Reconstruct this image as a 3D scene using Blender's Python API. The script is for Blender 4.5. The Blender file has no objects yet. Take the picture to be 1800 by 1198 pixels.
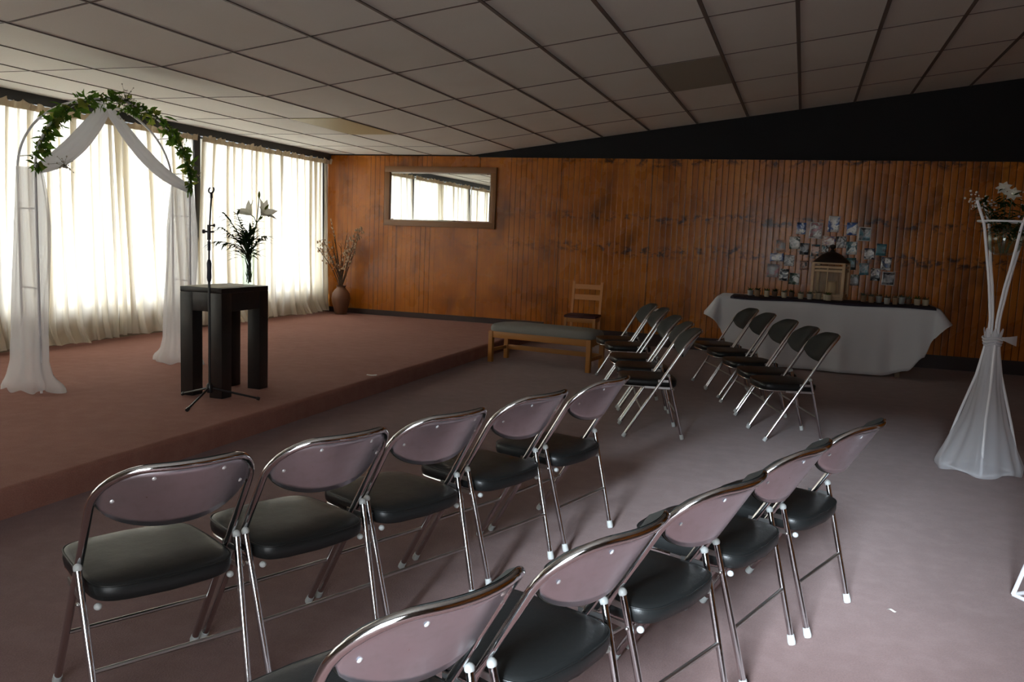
import bpy, bmesh, math, random
from mathutils import Vector, Matrix, noise
C = bpy.context.scene.collection
SC = bpy.context.scene
PI = math.pi

# ------------------------------------------------------------------ camera, sky, sun, exposure
cam_d = bpy.data.cameras.new('camera'); cam = bpy.data.objects.new('camera', cam_d); C.objects.link(cam)
cam_d.sensor_width = 36.0; cam_d.lens = 1483.0 / 1800 * 36; cam_d.clip_start = 0.05
RT = Vector((0.945, 0.325, 0.040)); FW = Vector((-0.318, 0.940, -0.1214)).normalized()
RT = (RT - FW * RT.dot(FW)).normalized(); UP = RT.cross(FW)
M = Matrix((RT, UP, -FW)).transposed().to_4x4(); M.translation = Vector((0, 0, 1.334))
cam.matrix_world = M
SC.camera = cam
SC.view_settings.view_transform = 'Standard'; SC.view_settings.look = 'None'
SC.view_settings.exposure = 0.0; SC.view_settings.gamma = 1.0
SC.cycles.use_denoising = True
SC.cycles.max_bounces = 10; SC.cycles.transparent_max_bounces = 16
SC.cycles.sample_clamp_indirect = 6.0

world = bpy.data.worlds.new('overcast_sky'); SC.world = world; world.use_nodes = True
wn = world.node_tree.nodes; wn['Background'].inputs['Color'].default_value = (0.93, 0.97, 1.0, 1)
SKY = 7.0
wn['Background'].inputs['Strength'].default_value = SKY

sun_d = bpy.data.lights.new('low_sun', 'SUN'); sun = bpy.data.objects.new('low_sun', sun_d); C.objects.link(sun)
sun_d.energy = 15.5; sun_d.angle = math.radians(14); sun_d.color = (0.78, 0.89, 1.0)
sun.rotation_euler = Vector((0.10, 1.0, -0.38)).to_track_quat('-Z', 'Y').to_euler()

def portal(name, loc, rot, sx, sy):
    d = bpy.data.lights.new(name, 'AREA'); d.shape = 'RECTANGLE'; d.size = sx; d.size_y = sy
    d.cycles.is_portal = True
    o = bpy.data.objects.new(name, d); C.objects.link(o); o.location = loc; o.rotation_euler = rot
    return o

# ------------------------------------------------------------------ room numbers
YW = 10.98          # panelled end wall
XW = -6.67          # window wall
ZS = 0.138          # stage height
XS = -3.27          # stage edge
XR = 4.6            # far right wall
YB = -1.0           # wall behind the camera
ZF = 2.437          # flat ceiling over the stage
XB = -4.40          # where the ceiling starts to rise
SL = 0.135
ZP = 2.418          # top of the panelling
def ceil_z(x): return ZF if x < XB else ZF + SL * (x - XB)

# ------------------------------------------------------------------ mesh helpers
class MB:
    def __init__(s): s.v = []; s.f = []
    def add(s, vs, fs):
        n = len(s.v); s.v += [tuple(p) for p in vs]; s.f += [tuple(i + n for i in f) for f in fs]
    def box(s, a, b, rot=None, org=None):
        x0, y0, z0 = a; x1, y1, z1 = b
        vs = [Vector(p) for p in ((x0,y0,z0),(x1,y0,z0),(x1,y1,z0),(x0,y1,z0),(x0,y0,z1),(x1,y0,z1),(x1,y1,z1),(x0,y1,z1))]
        if rot is not None:
            o = Vector(org or (0,0,0)); vs = [rot @ (p - o) + o for p in vs]
        s.add(vs, [(0,3,2,1),(4,5,6,7),(0,1,5,4),(1,2,6,5),(2,3,7,6),(3,0,4,7)])
    def bbox(s, a, b, r=0.004):
        """box with chamfered edges"""
        x0, y0, z0 = a; x1, y1, z1 = b
        bm = bmesh.new()
        bmesh.ops.create_cube(bm, size=1)
        for v in bm.verts:
            v.co = Vector((x0 + (v.co.x + .5) * (x1 - x0), y0 + (v.co.y + .5) * (y1 - y0), z0 + (v.co.z + .5) * (z1 - z0)))
        bmesh.ops.bevel(bm, geom=list(bm.edges), offset=r, segments=2, affect='EDGES', profile=0.6)
        s.frombm(bm)
    def frombm(s, bm):
        bm.verts.index_update()
        s.add([v.co.copy() for v in bm.verts], [[v.index for v in f.verts] for f in bm.faces]); bm.free()
    def beam(s, p, q, w, h, up=(0,0,1)):
        p = Vector(p); q = Vector(q); d = (q - p).normalized(); u = Vector(up)
        sd = d.cross(u); sd = sd.normalized() if sd.length > 1e-5 else Vector((1,0,0)); u = sd.cross(d)
        vs = []
        for c in (p, q):
            for a, b in ((-1,-1),(1,-1),(1,1),(-1,1)): vs.append(c + sd * (a * w / 2) + u * (b * h / 2))
        s.add(vs, [(0,1,2,3),(7,6,5,4),(0,4,5,1),(1,5,6,2),(2,6,7,3),(3,7,4,0)])
    def tube(s, pts, r, n=10, closed=False, cap=True):
        pts = [Vector(p) for p in pts]; m = len(pts)
        rr = r if isinstance(r, (list, tuple)) else [r] * m
        rings = []; prev = None
        for i, p in enumerate(pts):
            if closed: t = pts[(i + 1) % m] - pts[i - 1]
            else: t = pts[min(i + 1, m - 1)] - pts[max(i - 1, 0)]
            t.normalize()
            if prev is None:
                a = Vector((0,0,1)) if abs(t.z) < .9 else Vector((1,0,0))
                nrm = t.cross(a).normalized()
            else:
                nrm = prev - t * prev.dot(t)
                nrm = nrm.normalized() if nrm.length > 1e-6 else t.orthogonal().normalized()
            prev = nrm; b = t.cross(nrm)
            rings.append([p + (nrm * math.cos(2*PI*k/n) + b * math.sin(2*PI*k/n)) * rr[i] for k in range(n)])
        vs = [q for ring in rings for q in ring]; fs = []
        for i in range(m if closed else m - 1):
            j = (i + 1) % m
            for k in range(n):
                k2 = (k + 1) % n
                fs.append((i*n+k, i*n+k2, j*n+k2, j*n+k))
        if cap and not closed:
            fs.append(tuple(reversed(range(n)))); fs.append(tuple((m-1)*n + k for k in range(n)))
        s.add(vs, fs)
    def lathe(s, prof, c=(0,0,0), n=24, rot=None):
        cx, cy, cz = c; vs = []; fs = []; m = len(prof)
        for r, z in prof:
            for k in range(n):
                p = Vector((max(r, 1e-4) * math.cos(2*PI*k/n), max(r, 1e-4) * math.sin(2*PI*k/n), z))
                if rot is not None: p = rot @ p
                vs.append(p + Vector(c))
        for i in range(m - 1):
            for k in range(n):
                k2 = (k + 1) % n
                fs.append((i*n+k, i*n+k2, (i+1)*n+k2, (i+1)*n+k))
        s.add(vs, fs)
    def sphere(s, c, r, n=12, sc=(1,1,1)):
        prof = [(r * math.sin(PI*i/(n//2+2)), -r * math.cos(PI*i/(n//2+2))) for i in range(n//2 + 3)]
        k0 = len(s.v); s.lathe(prof, (0,0,0), n)
        for i in range(k0, len(s.v)):
            x, y, z = s.v[i]; s.v[i] = (x*sc[0]+c[0], y*sc[1]+c[1], z*sc[2]+c[2])
    def grid(s, fn, nu, nv, wrap=False):
        vs = [fn(i / nu, j / nv) for j in range(nv + 1) for i in range(nu + (0 if wrap else 1))]
        w = nu if wrap else nu + 1; fs = []
        for j in range(nv):
            for i in range(nu):
                i2 = (i + 1) % w if wrap else i + 1
                fs.append((j*w+i, j*w+i2, (j+1)*w+i2, (j+1)*w+i))
        s.add(vs, fs)
    def build(s, name, mat, parent=None, smooth=True, ang=40, sol=None, loc=None):
        me = bpy.data.meshes.new(name); me.from_pydata(s.v, [], s.f); me.update()
        bm = bmesh.new(); bm.from_mesh(me); bmesh.ops.recalc_face_normals(bm, faces=list(bm.faces)); bm.to_mesh(me); bm.free()
        if smooth:
            for p in me.polygons: p.use_smooth = True
            me.set_sharp_from_angle(angle=math.radians(ang))
        o = bpy.data.objects.new(name, me); C.objects.link(o)
        if mat is not None: me.materials.append(mat)
        if parent is not None: o.parent = parent
        if loc is not None: o.location = loc
        if sol:
            md = o.modifiers.new('thickness', 'SOLIDIFY'); md.thickness = sol; md.offset = 0
        return o

def tag(o, label, cat, group=None, kind=None):
    o['label'] = label; o['category'] = cat
    if group: o['group'] = group
    if kind: o['kind'] = kind
    return o
def thing(name, label, cat, loc=(0,0,0), rz=0.0, group=None):
    o = bpy.data.objects.new(name, None); C.objects.link(o); o.location = loc; o.rotation_euler = (0,0,rz)
    o.empty_display_size = .05
    return tag(o, label, cat, group)
def struct(o, label=None):
    o['kind'] = 'structure'
    if label: o['label'] = label
    return o
def dup(root, loc, rz, label, group=None):
    r = root.copy(); C.objects.link(r); r.location = loc; r.rotation_euler = (0,0,rz); r['label'] = label
    if group: r['group'] = group
    for ch in list(root.children):
        c = ch.copy(); C.objects.link(c); c.parent = r
        for g in list(ch.children):
            d = g.copy(); C.objects.link(d); d.parent = c
    return r

# ------------------------------------------------------------------ material helpers
def mat(name):
    m = bpy.data.materials.new(name); m.use_nodes = True
    return m, m.node_tree.nodes, m.node_tree.links, m.node_tree.nodes['Principled BSDF']
def simple(name, col, rough=.5, metal=0.0, spec=.5, bump=None, coat=0):
    m, N, L, P = mat(name)
    P.inputs['Base Color'].default_value = (*col, 1); P.inputs['Roughness'].default_value = rough
    P.inputs['Metallic'].default_value = metal; P.inputs['Specular IOR Level'].default_value = spec
    if coat: P.inputs['Coat Weight'].default_value = coat; P.inputs['Coat Roughness'].default_value = .15
    if bump:
        n = N.new('ShaderNodeTexNoise'); n.inputs['Scale'].default_value = bump[0]; n.inputs['Detail'].default_value = 4
        tc = N.new('ShaderNodeTexCoord'); L.new(tc.outputs['Object'], n.inputs['Vector'])
        b = N.new('ShaderNodeBump'); b.inputs['Strength'].default_value = bump[1]; b.inputs['Distance'].default_value = .01
        L.new(n.outputs['Fac'], b.inputs['Height']); L.new(b.outputs['Normal'], P.inputs['Normal'])
    return m
class NT:
    """small helper for chaining nodes"""
    def __init__(s, N, L): s.N = N; s.L = L
    def _in(s, node, i, v):
        if v is None: return
        if hasattr(v, 'links'): s.L.new(v, node.inputs[i])
        else: node.inputs[i].default_value = v
    def math(s, op, a, b=None, c=None, clamp=False):
        n = s.N.new('ShaderNodeMath'); n.operation = op; n.use_clamp = clamp
        s._in(n, 0, a); s._in(n, 1, b); s._in(n, 2, c); return n.outputs[0]
    def noise(s, vec, scale=1, detail=3, rough=.5, dist=0):
        n = s.N.new('ShaderNodeTexNoise'); s.L.new(vec, n.inputs['Vector'])
        n.inputs['Scale'].default_value = scale; n.inputs['Detail'].default_value = detail
        n.inputs['Roughness'].default_value = rough; n.inputs['Distortion'].default_value = dist
        return n.outputs['Fac']
    def mapping(s, vec, sc=(1,1,1), loc=(0,0,0)):
        n = s.N.new('ShaderNodeMapping'); s.L.new(vec, n.inputs['Vector'])
        n.inputs['Scale'].default_value = sc; n.inputs['Location'].default_value = loc; return n.outputs[0]
    def coord(s): return s.N.new('ShaderNodeTexCoord').outputs['Object']
    def sep(s, v):
        n = s.N.new('ShaderNodeSeparateXYZ'); s.L.new(v, n.inputs[0]); return n.outputs
    def comb(s, x=0., y=0., z=0.):
        n = s.N.new('ShaderNodeCombineXYZ'); s._in(n, 0, x); s._in(n, 1, y); s._in(n, 2, z); return n.outputs[0]
    def white(s, v):
        n = s.N.new('ShaderNodeTexWhiteNoise'); n.noise_dimensions = '3D'; s.L.new(v, n.inputs['Vector']); return n.outputs['Value']
    def ramp(s, f, stops):
        n = s.N.new('ShaderNodeValToRGB'); s.L.new(f, n.inputs['Fac']); e = n.color_ramp.elements
        while len(e) < len(stops): e.new(.5)
        for el, (p, c) in zip(e, stops):
            el.position = p; el.color = (*c, 1) if len(c) == 3 else c
        return n.outputs['Color']
    def mix(s, f, a, b, mode='MIX'):
        n = s.N.new('ShaderNodeMix'); n.data_type = 'RGBA'; n.blend_type = mode
        s._in(n, 0, f)
        for i, v in ((6, a), (7, b)):
            if hasattr(v, 'links'): s.L.new(v, n.inputs[i])
            else: n.inputs[i].default_value = (*v, 1)
        return n.outputs[2]
    def smooth(s, x, lo, hi):
        n = s.N.new('ShaderNodeMapRange'); n.interpolation_type = 'SMOOTHSTEP'
        s._in(n, 0, x); n.inputs[1].default_value = lo; n.inputs[2].default_value = hi; return n.outputs[0]
    def bump(s, h, strength, dist=.01):
        b = s.N.new('ShaderNodeBump'); b.inputs['Strength'].default_value = strength; b.inputs['Distance'].default_value = dist
        s.L.new(h, b.inputs['Height']); return b.outputs['Normal']

def carpet_mat(name, lo, hi, pile, worn, sheen):
    m, N, L, P = mat(name); t = NT(N, L); o = t.coord()
    big = t.noise(o, 1.1, 4, .55); fine = t.noise(o, 160, 3, .7); mid = t.noise(o, 9, 4, .65)
    c = t.ramp(big, [(.3, lo), (.7, hi)])
    c = t.mix(t.smooth(fine, .3, .7), c, t.mix(.5, c, pile), 'MIX')
    c = t.mix(t.math('MULTIPLY', t.smooth(mid, .35, .75), .35), c, worn)
    L.new(c, P.inputs['Base Color']); P.inputs['Roughness'].default_value = .95
    P.inputs['Specular IOR Level'].default_value = .15
    P.inputs['Sheen Weight'].default_value = sheen; P.inputs['Sheen Roughness'].default_value = .5
    L.new(t.bump(fine, .35, .006), P.inputs['Normal']); return m
M_carpet = carpet_mat('mauve_carpet', (.170, .084, .074), (.215, .116, .105), (.105, .050, .045), (.250, .152, .146), .18)  # lower floor, darker and greyer than the stage carpet
M_stage = carpet_mat('dusky_red_carpet', (.285, .125, .092), (.345, .160, .122), (.18, .078, .060), (.38, .20, .155), .06)

def wood_wall_mat():
    m, N, L, P = mat('varnished_panelling'); t = NT(N, L); o = t.coord(); X, Y, Z = t.sep(o)
    pitch = .0735
    u = t.math('DIVIDE', X, pitch); cell = t.math('FLOOR', u); fr = t.math('FRACT', u)
    d = t.math('ABSOLUTE', t.math('SUBTRACT', fr, .5))            # .5 at groove
    groove = t.smooth(d, .42, .49)
    vis = t.smooth(t.noise(t.comb(t.math('MULTIPLY', X, 1.3), 3.3, 0.), 1.0, 2), .42, .55)
    right = t.smooth(X, -3.4, -1.5)
    vis = t.math('MAXIMUM', t.math('MULTIPLY', vis, .9), right)
    groove = t.math('MULTIPLY', groove, vis)
    rnd = t.math('MULTIPLY', t.math('ADD', .3, right), t.white(t.comb(cell, 7.1, 0.)))
    grain = t.noise(t.comb(t.math('MULTIPLY', X, 40.), 0., t.math('MULTIPLY', Z, 2.2)), 1, 5, .6, .6)
    blot = t.noise(t.comb(t.math('MULTIPLY', X, 1.6), 2., t.math('MULTIPLY', Z, 1.0)), 1, 4, .6)
    f = t.math('ADD', t.math('MULTIPLY', grain, .24), t.math('ADD', t.math('MULTIPLY', rnd, .10), t.math('MULTIPLY', blot, .70)))
    c = t.ramp(f, [(.22, (.12, .028, .002)), (.40, (.32, .090, .007)), (.58, (.47, .150, .013)), (.84, (.62, .25, .03))])
    # knots and scuffs in loose horizontal bands
    sp = t.noise(t.comb(t.math('MULTIPLY', X, 8.5), 1., t.math('MULTIPLY', Z, 12.)), 1, 4, .65, .4)
    wob = t.math('ADD', Z, t.math('MULTIPLY', t.math('SUBTRACT', t.noise(t.comb(X, 4., 0.), .9, 2), .5), .22))
    band = None
    for zc, hw in ((2.40, .09), (1.66, .085), (1.25, .11)):
        q_ = t.smooth(t.math('SUBTRACT', hw, t.math('ABSOLUTE', t.math('SUBTRACT', wob, zc))), 0.0, hw * .7)
        band = q_ if band is None else t.math('MAXIMUM', band, q_)
    st = t.math('MULTIPLY', t.smooth(sp, .46, .64), t.math('ADD', .12, band))
    st = t.math('MULTIPLY', st, t.math('MULTIPLY', t.smooth(Z, .9, 1.2), t.math('ADD', .25, t.math('MULTIPLY', t.smooth(X, -4.4, -2.2), .75))))
    c = t.mix(t.math('MULTIPLY', st, .8), c, (.018, .009, .006))
    lowd = t.math('MULTIPLY', t.smooth(t.noise(t.comb(t.math('MULTIPLY', X, 2.6), 9., t.math('MULTIPLY', Z, 1.5)), 1, 3), .50, .72), .55)
    c = t.mix(lowd, c, (.06, .016, .005))
    # board seams
    seam = None
    for sx in (-5.53, -4.277, -3.114, -1.9):
        s_ = t.math('LESS_THAN', t.math('ABSOLUTE', t.math('SUBTRACT', X, sx)), .006)
        seam = s_ if seam is None else t.math('MAXIMUM', seam, s_)
    c = t.mix(t.math('MAXIMUM', t.math('MULTIPLY', groove, .9), t.math('MULTIPLY', seam, .8)), c, (.02, .008, .004))
    L.new(c, P.inputs['Base Color'])
    rg = t.math('ADD', .17, t.math('MULTIPLY', t.noise(o, 3.0, 3), .22)); L.new(rg, P.inputs['Roughness'])
    P.inputs['Specular IOR Level'].default_value = .38
    round_ = t.math('MULTIPLY', t.math('POWER', t.math('MULTIPLY', d, 2.0), 3.0), t.math('MULTIPLY', right, .28))
    h = t.math('SUBTRACT', t.math('SUBTRACT', t.math('MULTIPLY', grain, .08), groove), round_)
    L.new(t.bump(h, .55, .008), P.inputs['Normal']); return m
M_wall = wood_wall_mat()

def ceiling_mat():
    m, N, L, P = mat('ceiling_tile'); t = NT(N, L); o = t.coord(); X, Y, Z = t.sep(o)
    ux = t.math('FLOOR', t.math('DIVIDE', t.math('SUBTRACT', X, XB), .6047)); uy = t.math('FLOOR', t.math('DIVIDE', t.math('SUBTRACT', Y, 5.016), 1.236))
    r = t.white(t.comb(ux, uy, 0.))
    c = t.mix(r, (.78, .765, .70), (.84, .825, .76))
    n = t.noise(o, 260, 2, .8); big = t.noise(o, 1.2, 3)
    c = t.mix(t.smooth(n, .58, .72), c, (.66, .64, .57))
    c = t.mix(t.math('MULTIPLY', t.smooth(big, .45, .75), .25), c, (.68, .63, .53))
    L.new(c, P.inputs['Base Color']); P.inputs['Roughness'].default_value = .9; P.inputs['Specular IOR Level'].default_value = .2
    L.new(t.bump(n, .25, .004), P.inputs['Normal']); return m
M_ceil = ceiling_mat()
M_grid = simple('ceiling_grid_brown', (.13, .10, .085), .6)
M_oddtile = simple('stained_tile', (.33, .30, .235), .9, bump=(120, .2))
M_diffuser = simple('yellowed_diffuser', (.46, .39, .20), .5)
M_black = simple('black_gable', (.010, .0095, .010), .7, spec=.25)
M_beam = simple('dark_steel_beam', (.035, .038, .037), .5)
M_sill = simple('painted_sill_wall', (.32, .27, .2), .8)
M_plain = simple('side_wall', (.22, .17, .13), .8)
M_skirt = simple('dark_skirting', (.03, .012, .010), .5)
M_wframe = simple('window_frame_metal', (.10, .10, .10), .4, .6)
M_chrome = simple('chrome', (.70, .71, .73), .10, 1.0, bump=(60, .02))
M_chromedull = simple('worn_chrome', (.50, .49, .48), .32, 1.0)
def backplate_mat():
    m, N, L, P = mat('polished_steel_back'); t = NT(N, L); o = t.coord()
    n = t.noise(o, 16, 4, .6); P.inputs['Metallic'].default_value = 1.0
    L.new(t.mix(t.smooth(n, .4, .75), (.78, .82, .90), (.70, .73, .78)), P.inputs['Base Color'])
    L.new(t.math('ADD', .22, t.math('MULTIPLY', n, .18)), P.inputs['Roughness'])
    return m
M_plate = backplate_mat()
def vinyl_mat(name, c):
    m, N, L, P = mat(name); t = NT(N, L); o = t.coord()
    P.inputs['Base Color'].default_value = (*c, 1); P.inputs['Specular IOR Level'].default_value = .30
    n = t.noise(o, 220, 3, .6); w = t.noise(o, 13, 3, .55)
    L.new(t.math('ADD', .27, t.math('MULTIPLY', w, .2)), P.inputs['Roughness'])
    h = t.math('ADD', t.math('MULTIPLY', n, .15), t.math('MULTIPLY', w, .9))
    L.new(t.bump(h, .28, .006), P.inputs['Normal']); return m
M_vinyl = vinyl_mat('black_vinyl', (.011, .012, .012))
M_padgrey = simple('worn_vinyl_pad', (.028, .030, .027), .62, spec=.3, bump=(150, .1))
M_screw = simple('nickel_screw', (.85, .85, .85), .35, .6)
M_rubber = simple('white_plastic', (.44, .46, .45), .45)
M_blackwood = simple('black_stained_wood', (.014, .012, .011), .34, bump=(26, .12))
M_mic = simple('black_painted_steel', (.012, .012, .013), .35)
M_micblue = simple('dark_blue_plastic', (.016, .017, .035), .4)
M_white_metal = simple('white_painted_metal', (.74, .74, .76), .4)
M_pine = simple('varnished_pine', (.40, .165, .035), .4, bump=(20, .08))
M_chairwood = simple('reddish_chair_wood', (.58, .25, .085), .4, bump=(20, .08))
M_maroon = simple('maroon_seat', (.055, .012, .012), .8)
M_bench = simple('grey_green_upholstery', (.225, .22, .20), .95, bump=(240, .3))
M_terra = simple('terracotta', (.17, .075, .038), .5, bump=(14, .12))
M_stemdry = simple('dry_stem', (.075, .038, .016), .9)
M_drybloom = simple('dry_blossom', (.42, .29, .18), .9)
M_twig = simple('green_stem', (.06, .075, .025), .6)
M_pale = simple('pale_tiny_blossom', (.50, .45, .38), .8)
M_lilac = simple('lilac_petal', (.42, .36, .52), .7)
M_framewood = simple('mirror_frame_wood', (.21, .09, .024), .4, bump=(22, .1))
M_mirror = simple('mirror_glass', (.93, .95, .93), .015, 1.0)
M_lantern = simple('lantern_wood', (.52, .36, .21), .55, bump=(30, .08))
M_roof = simple('lantern_roof_metal', (.03, .022, .016), .45, .4)
M_candle = simple('candle_wax', (.62, .42, .20), .5)
M_runner = simple('dark_purple_runner', (.016, .011, .024), .85)
M_paper = simple('white_paper', (.75, .72, .66), .8)
M_tablewood = simple('plain_table', (.2, .14, .09), .6)

def glass_mat(name, tint=(1,1,1), rough=0.0):
    m, N, L, P = mat(name); N.remove(P)
    tr = N.new('ShaderNodeBsdfTransparent'); tr.inputs[0].default_value = (*tint, 1)
    gl = N.new('ShaderNodeBsdfGlossy'); gl.inputs['Roughness'].default_value = rough
    lw_ = N.new('ShaderNodeLayerWeight'); t = NT(N, L)
    fc = t.math('ADD', .04, t.math('MULTIPLY', t.math('POWER', lw_.outputs['Facing'], 4.0), .6))
    mx = N.new('ShaderNodeMixShader'); L.new(fc, mx.inputs[0]); L.new(tr.outputs[0], mx.inputs[1]); L.new(gl.outputs[0], mx.inputs[2])
    L.new(mx.outputs[0], N['Material Output'].inputs[0]); return m
M_pane = glass_mat('window_glass', (.97, .98, .98))
M_vase = glass_mat('vase_glass', (.90, .94, .91), .02)
def cloth_mat(name, col, tcol, ftrans, fclear=0.0, weave=300):
    """woven cloth: diffuse front, light through the weave, optionally gauzy"""
    m, N, L, P = mat(name); N.remove(P); t = NT(N, L); o = t.coord()
    df = N.new('ShaderNodeBsdfDiffuse'); df.inputs[0].default_value = (*col, 1)
    tl = N.new('ShaderNodeBsdfTranslucent'); tl.inputs[0].default_value = (*tcol, 1)
    mx = N.new('ShaderNodeMixShader'); mx.inputs[0].default_value = ftrans
    L.new(df.outputs[0], mx.inputs[1]); L.new(tl.outputs[0], mx.inputs[2]); out = mx.outputs[0]
    nrm = t.bump(t.noise(o, weave, 2), .12, .002)
    L.new(nrm, df.inputs['Normal']); L.new(nrm, tl.inputs['Normal'])
    if fclear:
        tr = N.new('ShaderNodeBsdfTransparent'); m2 = N.new('ShaderNodeMixShader'); m2.inputs[0].default_value = fclear
        L.new(out, m2.inputs[1]); L.new(tr.outputs[0], m2.inputs[2]); out = m2.outputs[0]
    L.new(out, N['Material Output'].inputs[0]); return m
M_curtain = cloth_mat('cream_curtain', (.86, .78, .62), (.86, .83, .75), .39)
M_heading = cloth_mat('curtain_heading', (.60, .50, .35), (.55, .42, .26), .25)
M_tulle = cloth_mat('white_tulle', (.82, .82, .84), (.84, .84, .86), .45, .42)
M_swag = cloth_mat('white_swag_cloth', (.82, .82, .84), (.84, .84, .86), .42, .12)
M_tulle2 = cloth_mat('thin_white_tulle', (.80, .81, .85), (.80, .82, .86), .45, .38)
M_cloth = cloth_mat('white_tablecloth', (.66, .665, .69), (.5, .5, .52), .08)

M_cream = cloth_mat('cream_petal', (.90, .90, .82), (.97, .97, .88), .72)
M_green = cloth_mat('leaf_green', (.05, .095, .02), (.10, .18, .03), .4)
M_darkgreen = cloth_mat('dark_leaf_green', (.022, .042, .016), (.05, .085, .02), .4)
M_ivy = cloth_mat('ivy_leaf', (.06, .125, .022), (.13, .24, .03), .45)
M_yellowgreen = cloth_mat('young_leaf', (.17, .20, .045), (.28, .33, .05), .45)

# ------------------------------------------------------------------ room shell
b = MB(); b.box((XS - .3, YB, -.1), (XR, YW, 0)); struct(b.build('floor', M_carpet, smooth=False))
b = MB()                                                                    # carpeted stage with a rounded nosing
prof = [(XW, ZS)] + [(XS - .03 + .03 * math.sin(a), ZS - .03 + .03 * math.cos(a)) for a in [PI/2*i/6 for i in range(7)]] + [(XS, 0.0), (XS, -.05), (XW, -.05)]
n = len(prof); vs = [(x, YB, z) for x, z in prof] + [(x, YW, z) for x, z in prof]
b.add(vs, [(i, (i+1) % n, n + (i+1) % n, n + i) for i in range(n)] + [tuple(reversed(range(n))), tuple(range(n, 2*n))])
struct(b.build('floor_stage', M_stage), 'low carpeted stage along the curtained windows')

b = MB(); b.box((XW - .2, YW, -.1), (XR, YW + .12, ZP)); struct(b.build('wall_back', M_wall, smooth=False), 'varnished brown plank panelling')
b = MB()
b.add([(XW - .2, YW + .015, ZP), (XR, YW + .015, ZP), (XR, YW + .015, ceil_z(XR) + .05), (XB, YW + .015, ZF + .05), (XW - .2, YW + .015, ZF + .05),
       (XW - .2, YW + .12, ZP), (XR, YW + .12, ZP), (XR, YW + .12, ceil_z(XR) + .05), (XB, YW + .12, ZF + .05), (XW - .2, YW + .12, ZF + .05)],
      [(0,1,2,3,4), (9,8,7,6,5), (0,5,6,1), (1,6,7,2), (2,7,8,3), (3,8,9,4), (4,9,5,0)])
struct(b.build('wall_gable', M_black, smooth=False), 'black painted gable above the panelling')
b = MB(); b.box((XB + .1, YW - .012, ZP - .012), (XR, YW, ZP + .006)); struct(b.build('trim_1', M_black, smooth=False))
b = MB(); b.box((XW, YW - .02, ZS), (XS, YW, ZS + .075)); struct(b.build('baseboard_back', M_skirt, smooth=False))
b = MB(); b.box((XS, YW - .02, 0), (XR, YW, .16)); struct(b.build('baseboard_back_right', M_skirt, smooth=False))

# ceiling: flat over the stage, then rising to the right
b = MB()
e = .04
pr = [(XW - .3, ZF), (XB, ZF), (XR + .1, ceil_z(XR + .1))]
vs = [(x, YB - .1, z) for x, z in pr] + [(x, YW + .14, z) for x, z in pr] + [(x, YB - .1, z + .12) for x, z in pr] + [(x, YW + .14, z + .12) for x, z in pr]
b.add(vs, [(0,1,4,3), (1,2,5,4), (6,9,10,7), (7,10,11,8), (0,6,7,1), (1,7,8,2), (3,4,10,9), (4,5,11,10), (0,3,9,6), (2,8,11,5)])
struct(b.build('ceiling', M_ceil, smooth=False))
b = MB()                                                                    # tile grid bars
px = .6047
for k in range(-3, 15):
    x = XB + k * px
    w = .007 if k < 0 else (.012 + min(k, 5) * .0035)
    z = ceil_z(x)
    b.box((x - w / 2, YB, z - .006), (x + w / 2, YW, z + .01))
for k in range(-6, 5):
    y = 5.016 + k * 1.236
    if y > YW or y < YB: continue
    b.box((XW, y - .004, ZF - .003), (XB, y + .004, ZF + .01))
    p0 = Vector((XB, y, ZF + .002)); p1 = Vector((XR, y, ceil_z(XR) + .002)); b.beam(p0, p1, .013, .012)
struct(b.build('trim_2', M_grid, smooth=False), 'brown ceiling grid bars')
def ceil_panel(name, k, j, m, dz):
    x0 = XB + k * px + .012; x1 = x0 + px - .024; y0 = 5.016 + j * 1.236 + .008; y1 = y0 + 1.236 - .016
    q = MB(); vs = [(x, y, ceil_z(x) - dz + h) for h in (0, .006) for x, y in ((x0,y0),(x1,y0),(x1,y1),(x0,y1))]
    q.add(vs, [(3,2,1,0),(4,5,6,7),(0,1,5,4),(1,2,6,5),(2,3,7,6),(3,0,4,7)])
    return q.build(name, m, smooth=False)
o = ceil_panel('ceiling_light_cover', -1, 2, M_diffuser, .008)
tag(o, 'yellowed plastic light cover set in the flat ceiling over the stage', 'ceiling light')
o = ceil_panel('ceiling_tile', 5, 2, M_oddtile, .006)
tag(o, 'single darker olive tile among the grey ceiling tiles', 'ceiling tile')

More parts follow.
